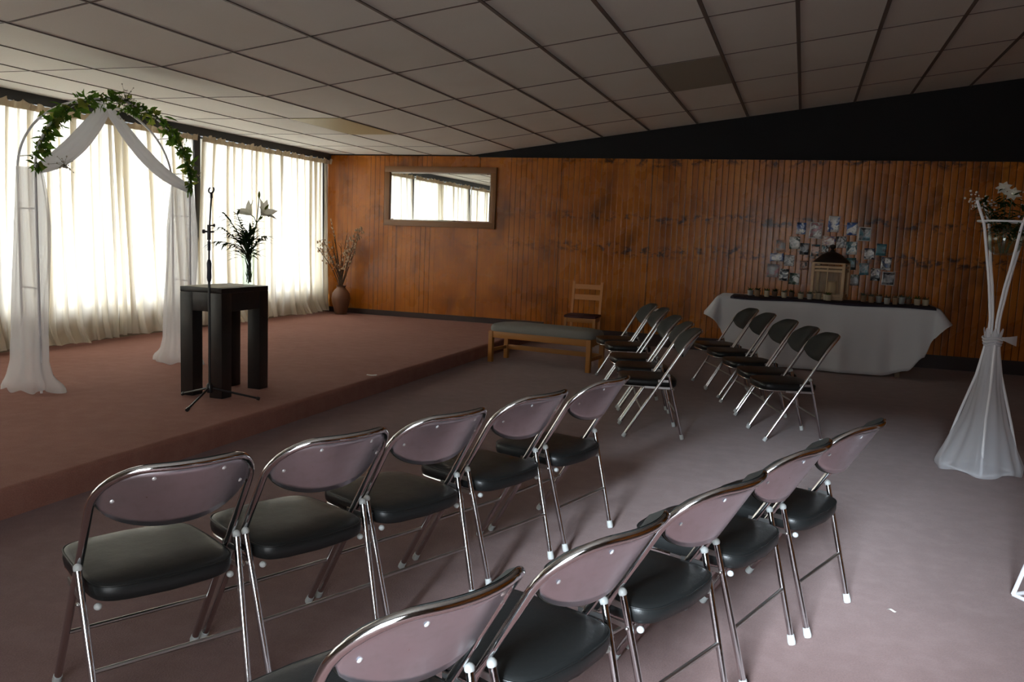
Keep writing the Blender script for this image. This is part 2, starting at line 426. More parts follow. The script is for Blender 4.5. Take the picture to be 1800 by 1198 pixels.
# window wall on the left
Z0, Z1 = .455, 2.345
b = MB(); b.box((XW - .16, YB, -.1), (XW, YW, Z0)); b.box((XW - .16, YB, Z0), (XW, .45, Z1)); struct(b.build('wall_left', M_sill, smooth=False))
b = MB(); b.box((XW - .16, YB, Z1), (XW + .06, YW, ZF)); struct(b.build('trim_3', M_beam, smooth=False), 'dark steel beam over the windows')
posts = [10.86, 8.13, 5.44, 2.95, .45]  # last bay lies out of view, added to light the near stage
for i, y in enumerate(posts):
    b = MB(); b.box((XW - .12, y - .05, Z0), (XW + .03, y + .05, Z1)); struct(b.build('trim_%d' % (4 + i), M_beam, smooth=False))
for i in range(4):
    ya, yb = posts[i + 1] + .05, posts[i] - .05
    b = MB(); w = .04; xm = (ya + yb) / 2
    for a, c in (((ya, Z0), (yb, Z0 + w)), ((ya, Z1 - w), (yb, Z1)), ((ya, Z0 + w), (ya + w, Z1 - w)), ((yb - w, Z0 + w), (yb, Z1 - w)), ((xm - .02, Z0 + w), (xm + .02, Z1 - w))):
        b.box((XW - .10, a[0], a[1]), (XW - .05, c[0], c[1]))
    f = struct(b.build('window_%d' % (i + 1), M_wframe, smooth=False))
    b = MB(); b.add([(XW - .075, ya + w, Z0 + w), (XW - .075, yb - w, Z0 + w), (XW - .075, yb - w, Z1 - w), (XW - .075, ya + w, Z1 - w)], [(0,1,2,3)])
    b.build('pane', M_pane, f, smooth=False)
    portal('window_portal', (XW - .13, (ya + yb) / 2, (Z0 + Z1) / 2), (0, -PI/2, 0), Z1 - Z0, yb - ya)

# wall behind the camera with its own window, and the far right wall
BX0, BX1, BZ0, BZ1 = -1.35, .48, .06, 2.25
b = MB()
zt = ceil_z(XR) + .1
for a, c in (((XW - .2, -.1), (BX0, zt)), ((BX1, -.1), (XR + .1, zt)), ((BX0, -.1), (BX1, BZ0)), ((BX0, BZ1), (BX1, zt))):
    b.box((a[0], YB - .15, a[1]), (c[0], YB, c[1]))
struct(b.build('wall_front', M_plain, smooth=False))
b = MB()
for a, c in (((BX0, BZ0), (BX1, BZ0 + .05)), ((BX0, BZ1 - .05), (BX1, BZ1)), ((BX0, BZ0), (BX0 + .05, BZ1)), ((BX1 - .05, BZ0), (BX1, BZ1)), ((-.39, BZ0), (-.35, BZ1))):
    b.box((a[0], YB - .10, a[1]), (c[0], YB - .05, c[1]))
f = struct(b.build('window_5', M_wframe, smooth=False))
b = MB(); b.add([(BX0, YB - .075, BZ0), (BX1, YB - .075, BZ0), (BX1, YB - .075, BZ1), (BX0, YB - .075, BZ1)], [(0,1,2,3)]); b.build('pane', M_pane, f, smooth=False)
portal('window_portal', ((BX0 + BX1) / 2, YB - .14, (BZ0 + BZ1) / 2), (PI/2, 0, 0), BX1 - BX0, BZ1 - BZ0)
b = MB(); b.box((XR, YB - .15, -.1), (XR + .12, YW + .12, zt)); struct(b.build('wall_right', M_wall, smooth=False))

# ------------------------------------------------------------------ curtains
def curtain(y0, y1, seed, label):
    rnd = random.Random(seed); L_ = y1 - y0
    ph = [rnd.uniform(0, 6.28) for _ in range(6)]
    folds = []; y = rnd.uniform(.05, .12)
    while y < L_ - .06:                                    # cloth doubled back on itself: three layers at every fold
        folds.append((y, rnd.choice((rnd.uniform(.012, .026), rnd.uniform(.030, .055), rnd.uniform(.05, .085))), rnd.uniform(.030, .065), rnd.uniform(-.09, .09), rnd.uniform(-.2, 1.0), rnd.uniform(0, 6.28)))
        y += rnd.choice((rnd.uniform(.10, .14), rnd.uniform(.13, .24)))
    top = 2.318
    def hem(y): return ZS + .010 + .018 * (1 + math.sin(y*5.3 + ph[5])) * .5 + .014 * abs(math.sin(y*9 + ph[0]))
    th = thing('curtain', label, 'curtain', (0, 0, 0), 0, 'cream curtains along the window wall')
    def row(v):
        """one line of cloth at height v: list of (y, x)"""
        low = 1 - v; out = []; py = 0.0; px_ = 0.0
        x0 = .022 + .03 * low ** 2
        def sway(y): return .008 * math.sin(y*31 + ph[2] + 2*v) + .020 * max(0, v - .4) * math.sin(y*62 + 1.3*math.sin(y*9) + ph[1])
        for c, w_, d_, dr, keep, p_ in folds + [(L_, 0, 0, 0, 1, 0)]:
            cc = c + dr * low * low * .6 + .010 * math.sin(3*v + p_) * min(1, low*3)
            ww = max(.002, w_ * max(.12, keep + (1 - keep) * v) * (1 + .25 * math.sin(5*v + p_)))
            dd = d_ * (1 + .5 * low) * (1 - .35 * v*v)
            if w_ == 0: cc, ww, dd = L_, 0, 0
            y_end = cc - ww / 2
            for k in range(7):
                t = k / 7; yy = py + (y_end - py) * t; out.append((yy, x0 + px_ * (1 - t) ** 1.5 + sway(yy)))
            if w_ == 0: out.append((L_, x0 + sway(L_))); break
            for k in range(14):
                t = k / 13; yy = cc - ww / 2 * math.cos(3*PI*t); out.append((yy, x0 + dd * t + sway(cc)))
            py = cc + ww / 2; px_ = dd
        return out
    rows = []; NV = 26
    for j in range(NV + 1):
        v = j / NV; low = 1 - v; line = []
        for y, x in row(v):
            if v < .10: x += .075 * (1 - v / .10) ** 2 * (.6 + .6 * math.sin(y*4.6 + ph[4])) + .02 * (1 - v/.10) * math.sin(y*17 + ph[3])
            x = max(x, .010); u = y / L_
            yy = y0 + y + .24 * (u - .5) * low ** .8 * (1 if y1 < YW - .3 else (1 if u < .5 else .15))
            line.append((XW + x, min(yy, YW - .03), hem(y) + (top - hem(y)) * v))
        rows.append(line)
    m = MB(); n_ = len(rows[0]); m.v = [p for r_ in rows for p in r_]
    m.f = [(j*n_ + i, j*n_ + i + 1, (j+1)*n_ + i + 1, (j+1)*n_ + i) for j in range(NV) for i in range(n_ - 1)]
    m.build('curtain_drop', M_curtain, th, ang=180)
    nu = int(L_ / .0065)
    def H(u, v):
        y = L_ * u
        z = top - .034 + v * (.060 + .010 * math.sin(y*33 + ph[1]) + .010 * math.sin(y*71) + .008 * math.sin(y*7.7))
        return (XW + .070 + .014 * math.sin(y*80 + ph[3]) * (.5 + v * .5) + .010 * math.sin(y*23) + .014 * v, min(y0 + y, YW - .03), z)
    m = MB(); m.grid(H, nu // 2, 4); m.build('gathered_heading', M_heading, th, ang=180)
    return th
curtain(8.17, 10.96, 3, 'cream curtain in the far bay, ending beside the terracotta vase')
curtain(5.51, 8.09, 5, 'cream curtain behind the flower-trimmed arch')
curtain(3.02, 5.38, 8, 'cream curtain seen in the right half of the wall mirror')
curtain(.52, 2.88, 11, 'cream curtain over the added, out-of-view window bay nearest the photographer')

# ------------------------------------------------------------------ folding chairs
def bend(pts, r, n=5):
    """round the inner corners of a polyline"""
    pts = [Vector(p) for p in pts]; out = [pts[0]]
    for i in range(1, len(pts) - 1):
        p, a, c = pts[i], pts[i-1], pts[i+1]
        da = (a - p); dc = (c - p); rr = min(r, da.length * .45, dc.length * .45)
        s0 = p + da.normalized() * rr; s1 = p + dc.normalized() * rr
        for k in range(n + 1):
            t = k / n; out.append(s0 * (1-t)**2 + p * 2*t*(1-t) + s1 * t*t)
    out.append(pts[-1]); return out
def lean_y(z): return .151 - .604 * z
def make_chair(label, group):
    th = thing('folding_chair', label, 'chair', (0,0,0), 0, group)
    # one bent tube: front foot, up the side, over the back, down the other side
    RC = .105; BOW = .074
    def rail_z(a):
        """height of the back rail at a = x / .208"""
        x = abs(a) * .208; zc = .735 + .006 * (1 - a * a)
        d = x - (.208 - RC)
        return zc if d <= 0 else zc - RC + math.sqrt(max(0, RC*RC - d*d))
    def top_path():
        xs = [-.208 + RC - RC * math.cos(PI/2 * k / 8) for k in range(1, 9)]
        xs = [-.208 + RC * (1 - math.cos(PI/2 * k / 8)) for k in range(9)]
        mid = [(-.208 + RC) * (1 - 2 * k / 12) for k in range(1, 12)]
        xs = xs + mid + [-x for x in reversed(xs)]
        out = []
        for x in xs:
            a = x / .208; z = rail_z(a); out.append((x, lean_y(z) - BOW * (1 - a * a), z))
        return out
    left = [(-.200, lean_y(.02), .02), (-.203, lean_y(.25), .25), (-.206, lean_y(.50), .50), (-.208, lean_y(.62), .62)]
    tp = top_path()
    pts = left + tp + [(-x, y, z) for x, y, z in reversed(left)]
    m = MB(); m.tube(pts, .0108, 12); fr = m.build('front_frame', M_chrome, th)
    for s in (-1, 1):
        m = MB(); p = Vector((s*.200, lean_y(0), 0)); d = Vector((s*.003, lean_y(.25) - lean_y(0), .25)).normalized()
        m.tube([p + d*.004, p + d*.012, p + d*.034], [.0125, .014, .0125], 10); m.build('rubber_foot', M_rubber, fr)
    # rear legs, each with a white ball cap and a rubber foot
    for s in (-1, 1):
        a = Vector((s*.199, -.258, 0)); c = Vector((s*.214, -.140, .437)); d = (c - a).normalized()
        m = MB(); m.tube([a + d*.02, c], .0098, 12); lg = m.build('leg', M_chrome, th)
        m = MB(); m.tube([a + d*.003, a + d*.012, a + d*.036], [.0125, .0140, .0122], 10); m.build('rubber_foot', M_rubber, lg)
        m = MB(); m.sphere(c + d*.006, .0118, 12, (1, 1, 1.1)); m.build('ball_cap', M_rubber, lg)
        m = MB()                                                           # hinge straps from leg to front tube and seat rail
        q = Vector((s*.203, lean_y(.415) , .415)); m.beam(c - d*.035 + Vector((s*-.004,0,0)), q + Vector((0,.03,-.012)), .004, .016)
        m.beam(c - d*.085, (s*.196, .02, .355), .004, .014)
        m.sphere(c - d*.085 + Vector((s*.010,0,0)), .006, 8); m.build('hinge', M_chromedull, lg)
    def bar(t, za, xa, ya, zb, xb, yb): return (xa + (xb-xa)*t, ya + (yb-ya)*t, za + (zb-za)*t)
    p = bar(.421, 0, .199, -.258, .437, .214, -.140); m = MB(); m.tube([(-p[0], p[1], p[2]), p], .0062, 10); m.build('rear_stretcher', M_chromedull, th)
    p = (.2022, lean_y(.198), .198); m = MB(); m.tube([(-p[0], p[1], p[2]), p], .0062, 10); m.build('front_stretcher', M_chromedull, th)
    # seat: padded vinyl cushion with rounded corners, chromed rim underneath
    def outline(k, off=0.0, n=48):
        a = 2*PI*k/n; ca, sa = math.cos(a), math.sin(a); ex = .27
        x = math.copysign(abs(ca)**ex, ca); y = math.copysign(abs(sa)**ex, sa)
        hw = .190 - (.008 if y > 0 else -.002) * abs(y)
        yy = y * (.180 + off); 
        if y < 0: yy -= .024 * (1 - x*x) * abs(y)
        if y > 0: yy += .020 * (1 - x*x) * abs(y)
        return (x * (hw + off), -.012 + yy)
    prof = [(-.006, .358), (.000, .364), (.0025, .380), (.0015, .397), (-.003, .4045), (-.012, .4085), (-.035, .4125), (-.08, .4150), (-.13, .4150), (-.165, .4145)]
    m = MB(); n = 48; vs = []; fs = []
    for off, z in prof:
        for k in range(n):
            x, y = outline(k, off, n)
            if off < -.02:
                x, y = outline(k, 0, n); f_ = 1 + off / .18; x *= f_; y = -.012 + (y + .012) * f_
            vs.append((x, y, z - .004 * max(0, (-y - .12) / .08)))
    for i in range(len(prof) - 1):
        for k in range(n): fs.append((i*n+k, i*n+(k+1) % n, (i+1)*n+(k+1) % n, (i+1)*n+k))
    fs.append(tuple(range(n-1, -1, -1))); fs.append(tuple((len(prof)-1)*n + k for k in range(n)))
    m.add(vs, fs); seat = m.build('seat', M_vinyl, th, ang=60)
    m = MB(); m.tube([(*outline(k, .001, 48), .4015 - .004 * max(0, (-outline(k, .001, 48)[1] - .12) / .08)) for k in range(48)], .0024, 6, closed=True); m.build('piping', M_vinyl, seat)
    m = MB(); m.tube([(x_ * (.985 if y_ > -.1 else .94), y_ if y_ > -.1 else -.1 + (y_ + .1) * .75, .355) for x_, y_ in [outline(k, -.004, 48) for k in range(48)]], .0055, 8, closed=True); m.build('seat_rim', M_chrome, th)
    for s in (-1, 1):
        m = MB(); m.sphere((s*.178, -.176, .343), .0105, 10, (1, 1, .9)); m.build('bumper', M_rubber, seat)
    # backrest: bowed polished steel plate behind, vinyl pad in front
    def back_pt(a, v, push):
        x = .197 * a; a_ = a; a = max(-1.0, min(1.0, a)); e = max(0.0, 1 - abs(a) ** 2.4) ** .62
        ztop = rail_z(a * .197 / .208) - .004
        zbot = .640 - .084 * e
        zt_ = max(ztop, zbot + .002); z = zbot + (zt_ - zbot) * v
        return (x, lean_y(z) - (BOW - .002) * (1 - a*a) + push, z)
    m = MB(); m.grid(lambda u, v: back_pt(-1 + 2*u, v, -.004), 28, 8); bk = m.build('backrest', M_plate, th, sol=.003, ang=60)
    for a, v in ((-.84, .42), (-.45, .84), (.45, .84), (.84, .42)):
        m = MB(); q = Vector(back_pt(a, v, -.006)); m.lathe([(0, .0030), (.0045, .0022), (.0064, 0)], q, 10, Matrix.Rotation(PI/2 + .45, 3, 'X')); m.build('screw', M_screw, bk)
    def pad(u, v):
        a = -1.03 + 2.06*u
        vv = -.02 + 1.11*v
        edge = min(1.0, 4.5*min(u, 1-u) ** .8, 3.6*min(v, 1-v) ** .7 + .02)
        return back_pt(a, vv, .004 + .024 * edge ** .6)
    m = MB(); m.grid(pad, 30, 10); m.grid(lambda u, v: back_pt(-1.03 + 2.06*u, -.02 + 1.11*v, .0025), 30, 10); m.build('back_pad', M_padgrey, bk, ang=60)
    return th

LG = 'folding chairs in the front row, nearest the stage'; RG = 'folding chairs in the near row by the aisle'
FL = 'folding chairs in the far block beside the bench'; FR = 'folding chairs in the far block before the white-clothed table'
spots = [
 (-1.726, 1.878, 1.070, LG, 'folding chair at bottom left, its purple-reflecting back nearest the stage step'),
 (-1.534, 2.282, 1.154, LG, 'second folding chair along the stage-side row, counting from bottom left'),
 (-1.371, 2.710, 1.176, LG, 'middle folding chair of the five in the stage-side row'),
 (-1.211, 3.193, 1.221, LG, 'fourth folding chair along the stage-side row, next to its far end'),
 (-1.059, 3.668, 1.287, LG, 'folding chair at the far end of the stage-side row'),
 (-.803, 1.413, 1.150, RG, 'folding chair cut by the bottom picture edge, its big steel back closest to us'),
 (-.608, 1.839, 1.212, RG, 'second folding chair of the near right row, counting from the bottom edge'),
 (-.417, 2.314, 1.179, RG, 'middle folding chair of the near right row'),
 (-.242, 2.796, 1.234, RG, 'fourth folding chair of the near right row, one from its far end'),
 (-.049, 3.258, 1.198, RG, 'folding chair at the far end of the near right row'),
 (-.993, 5.899, 1.851, FL, 'nearest folding chair in the far block beside the bench, seen side-on'),
 (-1.112, 6.383, 1.806, FL, 'second-nearest folding chair in the block beside the bench, back half hidden'),
 (-1.261, 6.868, 1.921, FL, 'middle folding chair in the block beside the bench'),
 (-1.475, 7.640, 1.928, FL, 'folding chair beside the bench with a white sticker on top of its back'),
 (-1.650, 8.045, 1.975, FL, 'farthest folding chair in the block beside the bench, close to the panelling'),
 (-.085, 6.249, 1.910, FR, 'nearest folding chair in front of the white tablecloth, seen side-on'),
 (-.213, 6.686, 1.886, FR, 'second-nearest folding chair in front of the white tablecloth'),
 (-.364, 7.211, 1.950, FR, 'middle folding chair of the five before the white tablecloth'),
 (-.554, 7.796, 1.952, FR, 'second-farthest folding chair before the white tablecloth'),
 (-.724, 8.259, 1.980, FR, 'farthest folding chair before the white tablecloth, by its left corner'),
]
chair0 = make_chair(spots[0][4], LG)
chairs = []
for i, (x, y, a, g, lab) in enumerate(spots):
    if i == 0:
        chair0.location = (x, y, 0); chair0.rotation_euler = (0, 0, a); chairs.append(chair0)
    else:
        chairs.append(dup(chair0, (x, y, 0), a, lab, g))
m = MB(); m.bbox((.075, lean_y(.712) - .018, .700), (.112, lean_y(.712) - .014, .728), .0008)
m = MB(); m.add([(.085, -.300, .735), (.120, -.292, .735), (.118, -.262, .712), (.083, -.268, .712)], [(0,1,2,3)])
o = m.build('sticker', M_paper, chairs[13], sol=.002); o['label'] = 'white sticker on the top of the back'

# ------------------------------------------------------------------ black side table on the stage
TX0, TX1, TY0, TY1, TZ = -4.095, -3.745, 4.825, 5.360, .907
th = thing('side_table', 'black square-legged table on the stage, with a vase of lilies', 'table', ((TX0+TX1)/2, (TY0+TY1)/2, ZS))
ox, oy = th.location.x, th.location.y
def LB(x0, y0, z0, x1, y1, z1, r=.004):
    q = MB(); q.bbox((x0 - ox, y0 - oy, z0 - ZS), (x1 - ox, y1 - oy, z1 - ZS), r); return q
LB(TX0, TY0, TZ - .035, TX1, TY1, TZ).build('tabletop', M_blackwood, th)
q = LB(TX0 + .002, TY0 + .002, TZ - .165, TX1 - .002, TY0 + .03, TZ - .035, .002)
for aa in ((TX0 + .002, TY1 - .03, TX1 - .002, TY1 - .002), (TX0 + .002, TY0 + .03, TX0 + .03, TY1 - .03), (TX1 - .03, TY0 + .03, TX1 - .002, TY1 - .03)):
    q.bbox((aa[0] - ox, aa[1] - oy, TZ - .165 - ZS), (aa[2] - ox, aa[3] - oy, TZ - .035 - ZS), .002)
q.build('apron', M_blackwood, th)
for x in (TX0, TX1 - .105):
    for y in (TY0, TY1 - .105): LB(x, y, ZS, x + .105, y + .105, TZ - .036).build('leg', M_blackwood, th)

m = MB(); m.grid(lambda u, v: ((u - .5) * .30, (v - .5) * .46, .0012 + .0006 * math.sin(9*u + 4*v)), 10, 12)
o = m.build('table_mat', simple('cream_mat', (.78, .75, .64), .6), loc=((TX0 + TX1)/2 - .005, TY0 + .235, TZ + .0008), sol=.001); tag(o, 'cream mat lying on the black side table', 'table mat')

# ------------------------------------------------------------------ microphone stand
mc = Vector((-3.742, 4.692, ZS))
th = thing('microphone_stand', 'thin black microphone stand in front of the black table, clip empty', 'microphone stand', mc)
tips = [Vector((-4.054, 4.792, ZS)) - mc, Vector((-3.665, 4.374, ZS)) - mc, Vector((-3.496, 4.908, ZS)) - mc]
m = MB(); m.lathe([(0, .07), (.018, .07), (.022, .085), (.022, .12), (.014, .135), (0, .135)], (0,0,0), 14); m.build('hub', M_mic, th)
for tpt in tips:
    d = tpt.normalized(); m = MB(); m.tube([d*.015 + Vector((0,0,.10)), tpt*.97 + Vector((0,0,.018))], .0075, 8); lg = m.build('leg', M_mic, th)
    m = MB(); m.tube([tpt*.94 + Vector((0,0,.020)), tpt*1.0 + Vector((0,0,.013))], .0125, 8); m.build('rubber_tip', M_mic, lg)
m = MB(); m.tube([(0,0,.10), (0,0,.86)], .0085, 10); m.build('pole', M_mic, th)
m = MB(); m.lathe([(.0085,.82), (.013,.83), (.016,.85), (.0145,.90), (.016,.945), (.011,.965), (.008,.97)], (0,0,0), 12); m.build('height_clutch', M_micblue, th)
up0 = Vector((0,0,.96)); up1 = Vector((.006,0,1.10))
m = MB(); m.tube([up0, (0,0,1.17)], .0065, 8); m.tube([(0,0,1.03), (0,0,1.09)], .0105, 8); m.build('upper_rod', M_micblue, th)
m = MB(); m.tube([(0,0,1.10), (0,0,1.20)], .012, 10); m.tube([(-.032,-.010,1.155), (.032,.010,1.155)], .006, 8); m.tube([(-.04,-.012,1.155), (-.028,-.008,1.155)], .014, 10)
m.tube([(.0,.0,1.195), (.033,.010,1.197)], .005, 8); m.tube([(.03,.009,1.197), (.037,.011,1.197)], .011, 8); m.build('boom_clamp', M_mic, th)
m = MB(); m.tube([(.002,0,1.15), (.016,.004,1.39)], .0058, 8); m.build('boom_rod', M_mic, th)
m = MB(); m.tube([(.016,.004,1.375), (.016,.004,1.405)], .0085, 8)
cc = Vector((.016, .004, 1.428))
m.tube([cc + Vector((math.cos(a)*.020, math.sin(a)*.020*.32, math.sin(a)*.020)) for a in [math.radians(125 + k*290/14) for k in range(15)]], .0052, 8)
m.build('microphone_clip', M_mic, th)

# ------------------------------------------------------------------ wedding arch
AX1, AX2 = -4.90, -5.15
ya0, ya1 = 4.390, 5.900; yb0, yb1 = 4.470, 5.985; ZA = 1.655; HB = .575
def arc(x, y0, y1, n=36, t0=0.0, t1=1.0):
    c = (y0 + y1) / 2; a = (y1 - y0) / 2
    return [Vector((x, c - a * math.cos(PI*(t0 + (t1-t0)*k/n)), ZA + HB * math.sin(PI*(t0 + (t1-t0)*k/n)))) for k in range(n + 1)]
th = thing('wedding_arch', 'white tube-metal arch standing on the stage before the curtains', 'arch', (-5.03, 5.18, ZS))
inv = -Vector(th.location)
def rel(ps): return [Vector(p) + inv for p in ps]
for x, y0, y1 in ((AX1, ya0, ya1), (AX2, yb0, yb1)):
    m = MB(); m.tube(rel([(x, y0, ZS), (x, y0, 1.2)] + arc(x, y0, y1) + [(x, y1, 1.2), (x, y1, ZS)]), .0085, 10); m.build('hoop', M_white_metal, th)
A1, A2 = arc(AX1, ya0, ya1), arc(AX2, yb0, yb1)
for p, q in [((AX1, ya0, z), (AX2, yb0, z)) for z in (.30, .86, 1.40)] + [((AX1, ya1, z), (AX2, yb1, z)) for z in (.30, .86, 1.40)] + [(A1[k], A2[k]) for k in (2, 8, 18, 28, 34)]:
    m = MB(); m.tube(rel([p, q]), .005, 8); m.build('rung', M_white_metal, th)

def pillar(cx, cy, seed, label):
    rnd = random.Random(seed); ph = [rnd.uniform(0, 6.28) for _ in range(8)]
    def rad(z):
        t = (z - ZS) / (ZA + .02 - ZS)
        keys = [(0, 1.45), (.035, 1.50), (.075, 1.15), (.14, .95), (.3, .92), (.55, .93), (.75, .90), (.9, .76), (1.0, .62)]
        for (a, ra), (c, rc) in zip(keys, keys[1:]):
            if t <= c: return ra + (rc - ra) * (t - a) / (c - a)
        return keys[-1][1]
    def P(u, v):
        z = ZS + .006 + (ZA + .02 - ZS) * v; a = 2*PI*u; r = rad(z)
        f = 1 + .10 * math.sin(5*a + ph[0] + 1.5*v) + .06 * math.sin(11*a + ph[1] - 2*v) + .05 * math.sin(3*a + 7*v + ph[2])
        low = max(0, 1 - v / .07)
        f += low * (.16 * math.sin(4*a + ph[3]) + .10 * math.sin(9*a + ph[4]))
        sh = .03 * math.sin(4*v + ph[5])
        return (cx + math.cos(a)*.146*r*f, cy + sh + math.sin(a)*.080*r*f, z + low * .012 * (1 + math.sin(7*a + ph[6])) )
    m = MB(); m.grid(P, 90, 50, wrap=True); o = m.build('arch_drape', M_tulle, ang=180)
    return tag(o, label, 'drape', 'white drapes on the arch posts')
pillar(-5.02, 4.43, 2, 'white sheer drape wrapped round the arch post at far left, pooling on the carpet')
pillar(-5.03, 5.93, 6, 'white sheer drape wrapped round the arch post behind the black table')

def swag(p0, p1, sag, w0, wm, w1, seed, label, push=0.0):
    rnd = random.Random(seed); ph = [rnd.uniform(0, 6.28) for _ in range(4)]
    p0 = Vector(p0); p1 = Vector(p1)
    def P(u, v):
        t = v; c = p0.lerp(p1, t) + Vector((push * math.sin(PI*t), 0, -sag * math.sin(PI*t)))
        d = (p1 - p0).normalized(); n = Vector((0, -d.z, d.y)).normalized()
        w = (w0*(1-t)*(1-t) + 2*wm*t*(1-t)*1.15 + w1*t*t)
        a = 2*PI*u
        rr = 1 + .14 * math.sin(4*a + ph[0] + 3*t) + .07 * math.sin(9*a + ph[1])
        return tuple(c + n * (math.cos(a) * w * rr) + Vector((1, 0, 0)) * (math.sin(a) * w * .45 * rr))
    m = MB(); m.grid(P, 48, 30, wrap=True); o = m.build('arch_swag', M_swag, ang=180)
    return tag(o, label, 'drape', 'white swags under the arch')
top_pt = (-4.96, 5.06, 2.155)
swag(top_pt, (-4.93, 4.42, 1.66), .075, .045, .085, .030, 1, 'white swag sweeping from the arch top to the far-left post')
swag((-4.96, 5.09, 2.165), (-4.93, 5.93, 1.63), .085, .035, .070, .035, 4, 'white swag sweeping from the arch top towards the microphone stand')

def leaf(mb, p, d, up, L, W, curl=.2):
    """one folded pointed leaf"""
    d = Vector(d).normalized(); s = d.cross(Vector(up)); s = s.normalized() if s.length > 1e-4 else d.orthogonal().normalized(); n = s.cross(d)
    p = Vector(p); st = [(0, .12), (.25, .85), (.5, 1.0), (.78, .55), (1, .04)]
    vs = []
    for t, w in st:
        c = p + d * (L * t) - n * (curl * L * t * t)
        vs += [c - s * (W * w / 2) + n * (W * .12 * w), c, c + s * (W * w / 2) + n * (W * .12 * w)]
    fs = []
    for i in range(4):
        a = i * 3; fs += [(a, a+1, a+4, a+3), (a+1, a+2, a+5, a+4)]
    mb.add(vs, fs)
def ivy_leaf(mb, p, d, up, L):
    d = Vector(d).normalized(); s = d.cross(Vector(up)); s = s.normalized() if s.length > 1e-4 else d.orthogonal().normalized(); n = s.cross(d); p = Vector(p)
    o2 = [(0, 0), (.12, .42), (.35, .30), (.42, .50), (.62, .22), (1.0, 0), (.62, -.22), (.42, -.50), (.35, -.30), (.12, -.42)]
    vs = [p + d * (L * a) + s * (L * c) + n * (L * .22 * abs(c) - L * .15 * a * a) for a, c in o2] + [p + d * (L*.4)]
    mb.add(vs, [(i, (i+1) % 10, 10) for i in range(10)])

def garland(t0, t1, seed, dens, label):
    rnd = random.Random(seed); path = arc(AX1 + .012, ya0, ya1, 60, t0, t1)
    th = thing('ivy_garland', label, 'garland', tuple(path[0]), 0, 'ivy garlands on the arch'); iv = -path[0]
    m = MB(); m.tube([p + iv + Vector((.012*math.sin(i*.9), 0, .012*math.cos(i*.7))) for i, p in enumerate(path)], .006, 6); m.build('stem', M_twig, th)
    ml, my = MB(), MB()
    for i in range(dens):
        t = rnd.random(); p = path[min(60, int(t * 60))]
        off = Vector((rnd.gauss(0, .020), rnd.gauss(0, .022), rnd.gauss(0, .022))) * (.6 + .8 * math.sin(PI * (t0 + (t1 - t0) * t)))
        d = Vector((rnd.uniform(-1, 1), rnd.uniform(-1, 1), rnd.uniform(-1.1, .6)))
        up = Vector((rnd.uniform(-.6, 1), rnd.uniform(-.7, .7), rnd.uniform(-.2, 1)))
        tgt = my if rnd.random() < .18 else ml
        if rnd.random() < .65: ivy_leaf(tgt, p + off + iv, d, up, rnd.uniform(.042, .074))
        else: leaf(tgt, p + off + iv, d, up, rnd.uniform(.06, .11), rnd.uniform(.022, .034), .3)
    ml.build('leaves', M_ivy, th, smooth=False); my.build('young_leaves', M_yellowgreen, th, smooth=False)
    return th
garland(.0, .50, 21, 200, 'ivy garland climbing the arch from the left post to the top')
garland(.52, 1.02, 22, 190, 'ivy garland on the arch side nearer the black table')
def spray(p, seed, n, r, label, mm=M_pale):
    rnd = random.Random(seed); th = thing('blossom_spray', label, 'flowers', p, 0, 'tiny blossom sprays on the arch'); ms, mf = MB(), MB()
    for i in range(n):
        e = Vector((rnd.gauss(0, r*.5), rnd.gauss(0, r), rnd.gauss(0, r*.7)))
        ms.tube([(0,0,0), e*.5 + Vector((0,0,.01)), e], .0011, 4); mf.sphere(e, rnd.uniform(.004, .0065), 6)
    ms.build('stems', M_twig, th); mf.build('blossoms', mm, th)
spray((-4.88, 5.18, 2.235), 3, 55, .060, 'tiny pale blossom spray on top of the arch')
spray((-4.87, 4.60, 1.70), 5, 30, .035, 'tiny pale blossom spray by the left end of the garland')
spray((-4.87, 5.93, 1.74), 7, 40, .035, 'tiny pale blossom spray by the right end of the garland')

# ------------------------------------------------------------------ lilies in the glass vase
vc = Vector((-3.79, 5.18, TZ))
o = MB(); o.lathe([(0, .002), (.036, .002), (.040, .01), (.041, .10), (.046, .19), (.058, .262), (.060, .266), (.056, .262), (.043, .19), (.037, .10), (.036, .016), (0, .014)], (0,0,0), 28)
o = o.build('glass_vase', M_vase, loc=vc); tag(o, 'clear glass vase of lilies on the black table', 'vase')
def w(o_, *ps): return [Vector(p) - Vector(o_) for p in ps]
def petal(mb, c, d, up, L, W):
    leaf(mb, c, d, up, L, W, .38)
def lily_bloom(mb, c, axis, L, rnd):
    axis = Vector(axis).normalized(); e1 = axis.orthogonal().normalized(); e2 = axis.cross(e1)
    for k in range(6):
        a = k * PI / 3 + rnd.uniform(-.15, .15); r = e1 * math.cos(a) + e2 * math.sin(a)
        d = axis * 1.1 + r * .62; petal(mb, Vector(c), d, (axis - r), L, L * .54)
rnd = random.Random(9)
th = thing('lily_stem', 'white lily stem with two open blooms and buds in the glass vase', 'flowers', vc)
m = MB(); fork = Vector((.055, .02, .46))
m.tube([(0, 0, .02), (.012, 0, .22), (.035, .01, .36), fork], .0045, 6)
b1 = Vector((.040, -.020, .510)); b2 = Vector((.085, .030, .515)); bt = Vector((.075, .02, .63))
m.tube([fork, (fork + b1) / 2 + Vector((0, 0, .015)), b1], .0035, 6); m.tube([fork, (fork + b2) / 2 + Vector((0, 0, -.01)), b2], .0035, 6); m.tube([fork, bt], .003, 6)
m.build('stem', M_green, th)
for bp, ax in ((b1, (-.65, -.25, .75)), (b2, (.80, -.05, .60))):
    m = MB(); lily_bloom(m, bp, ax, .118, rnd); m.build('bloom', M_cream, th, smooth=True, ang=80)
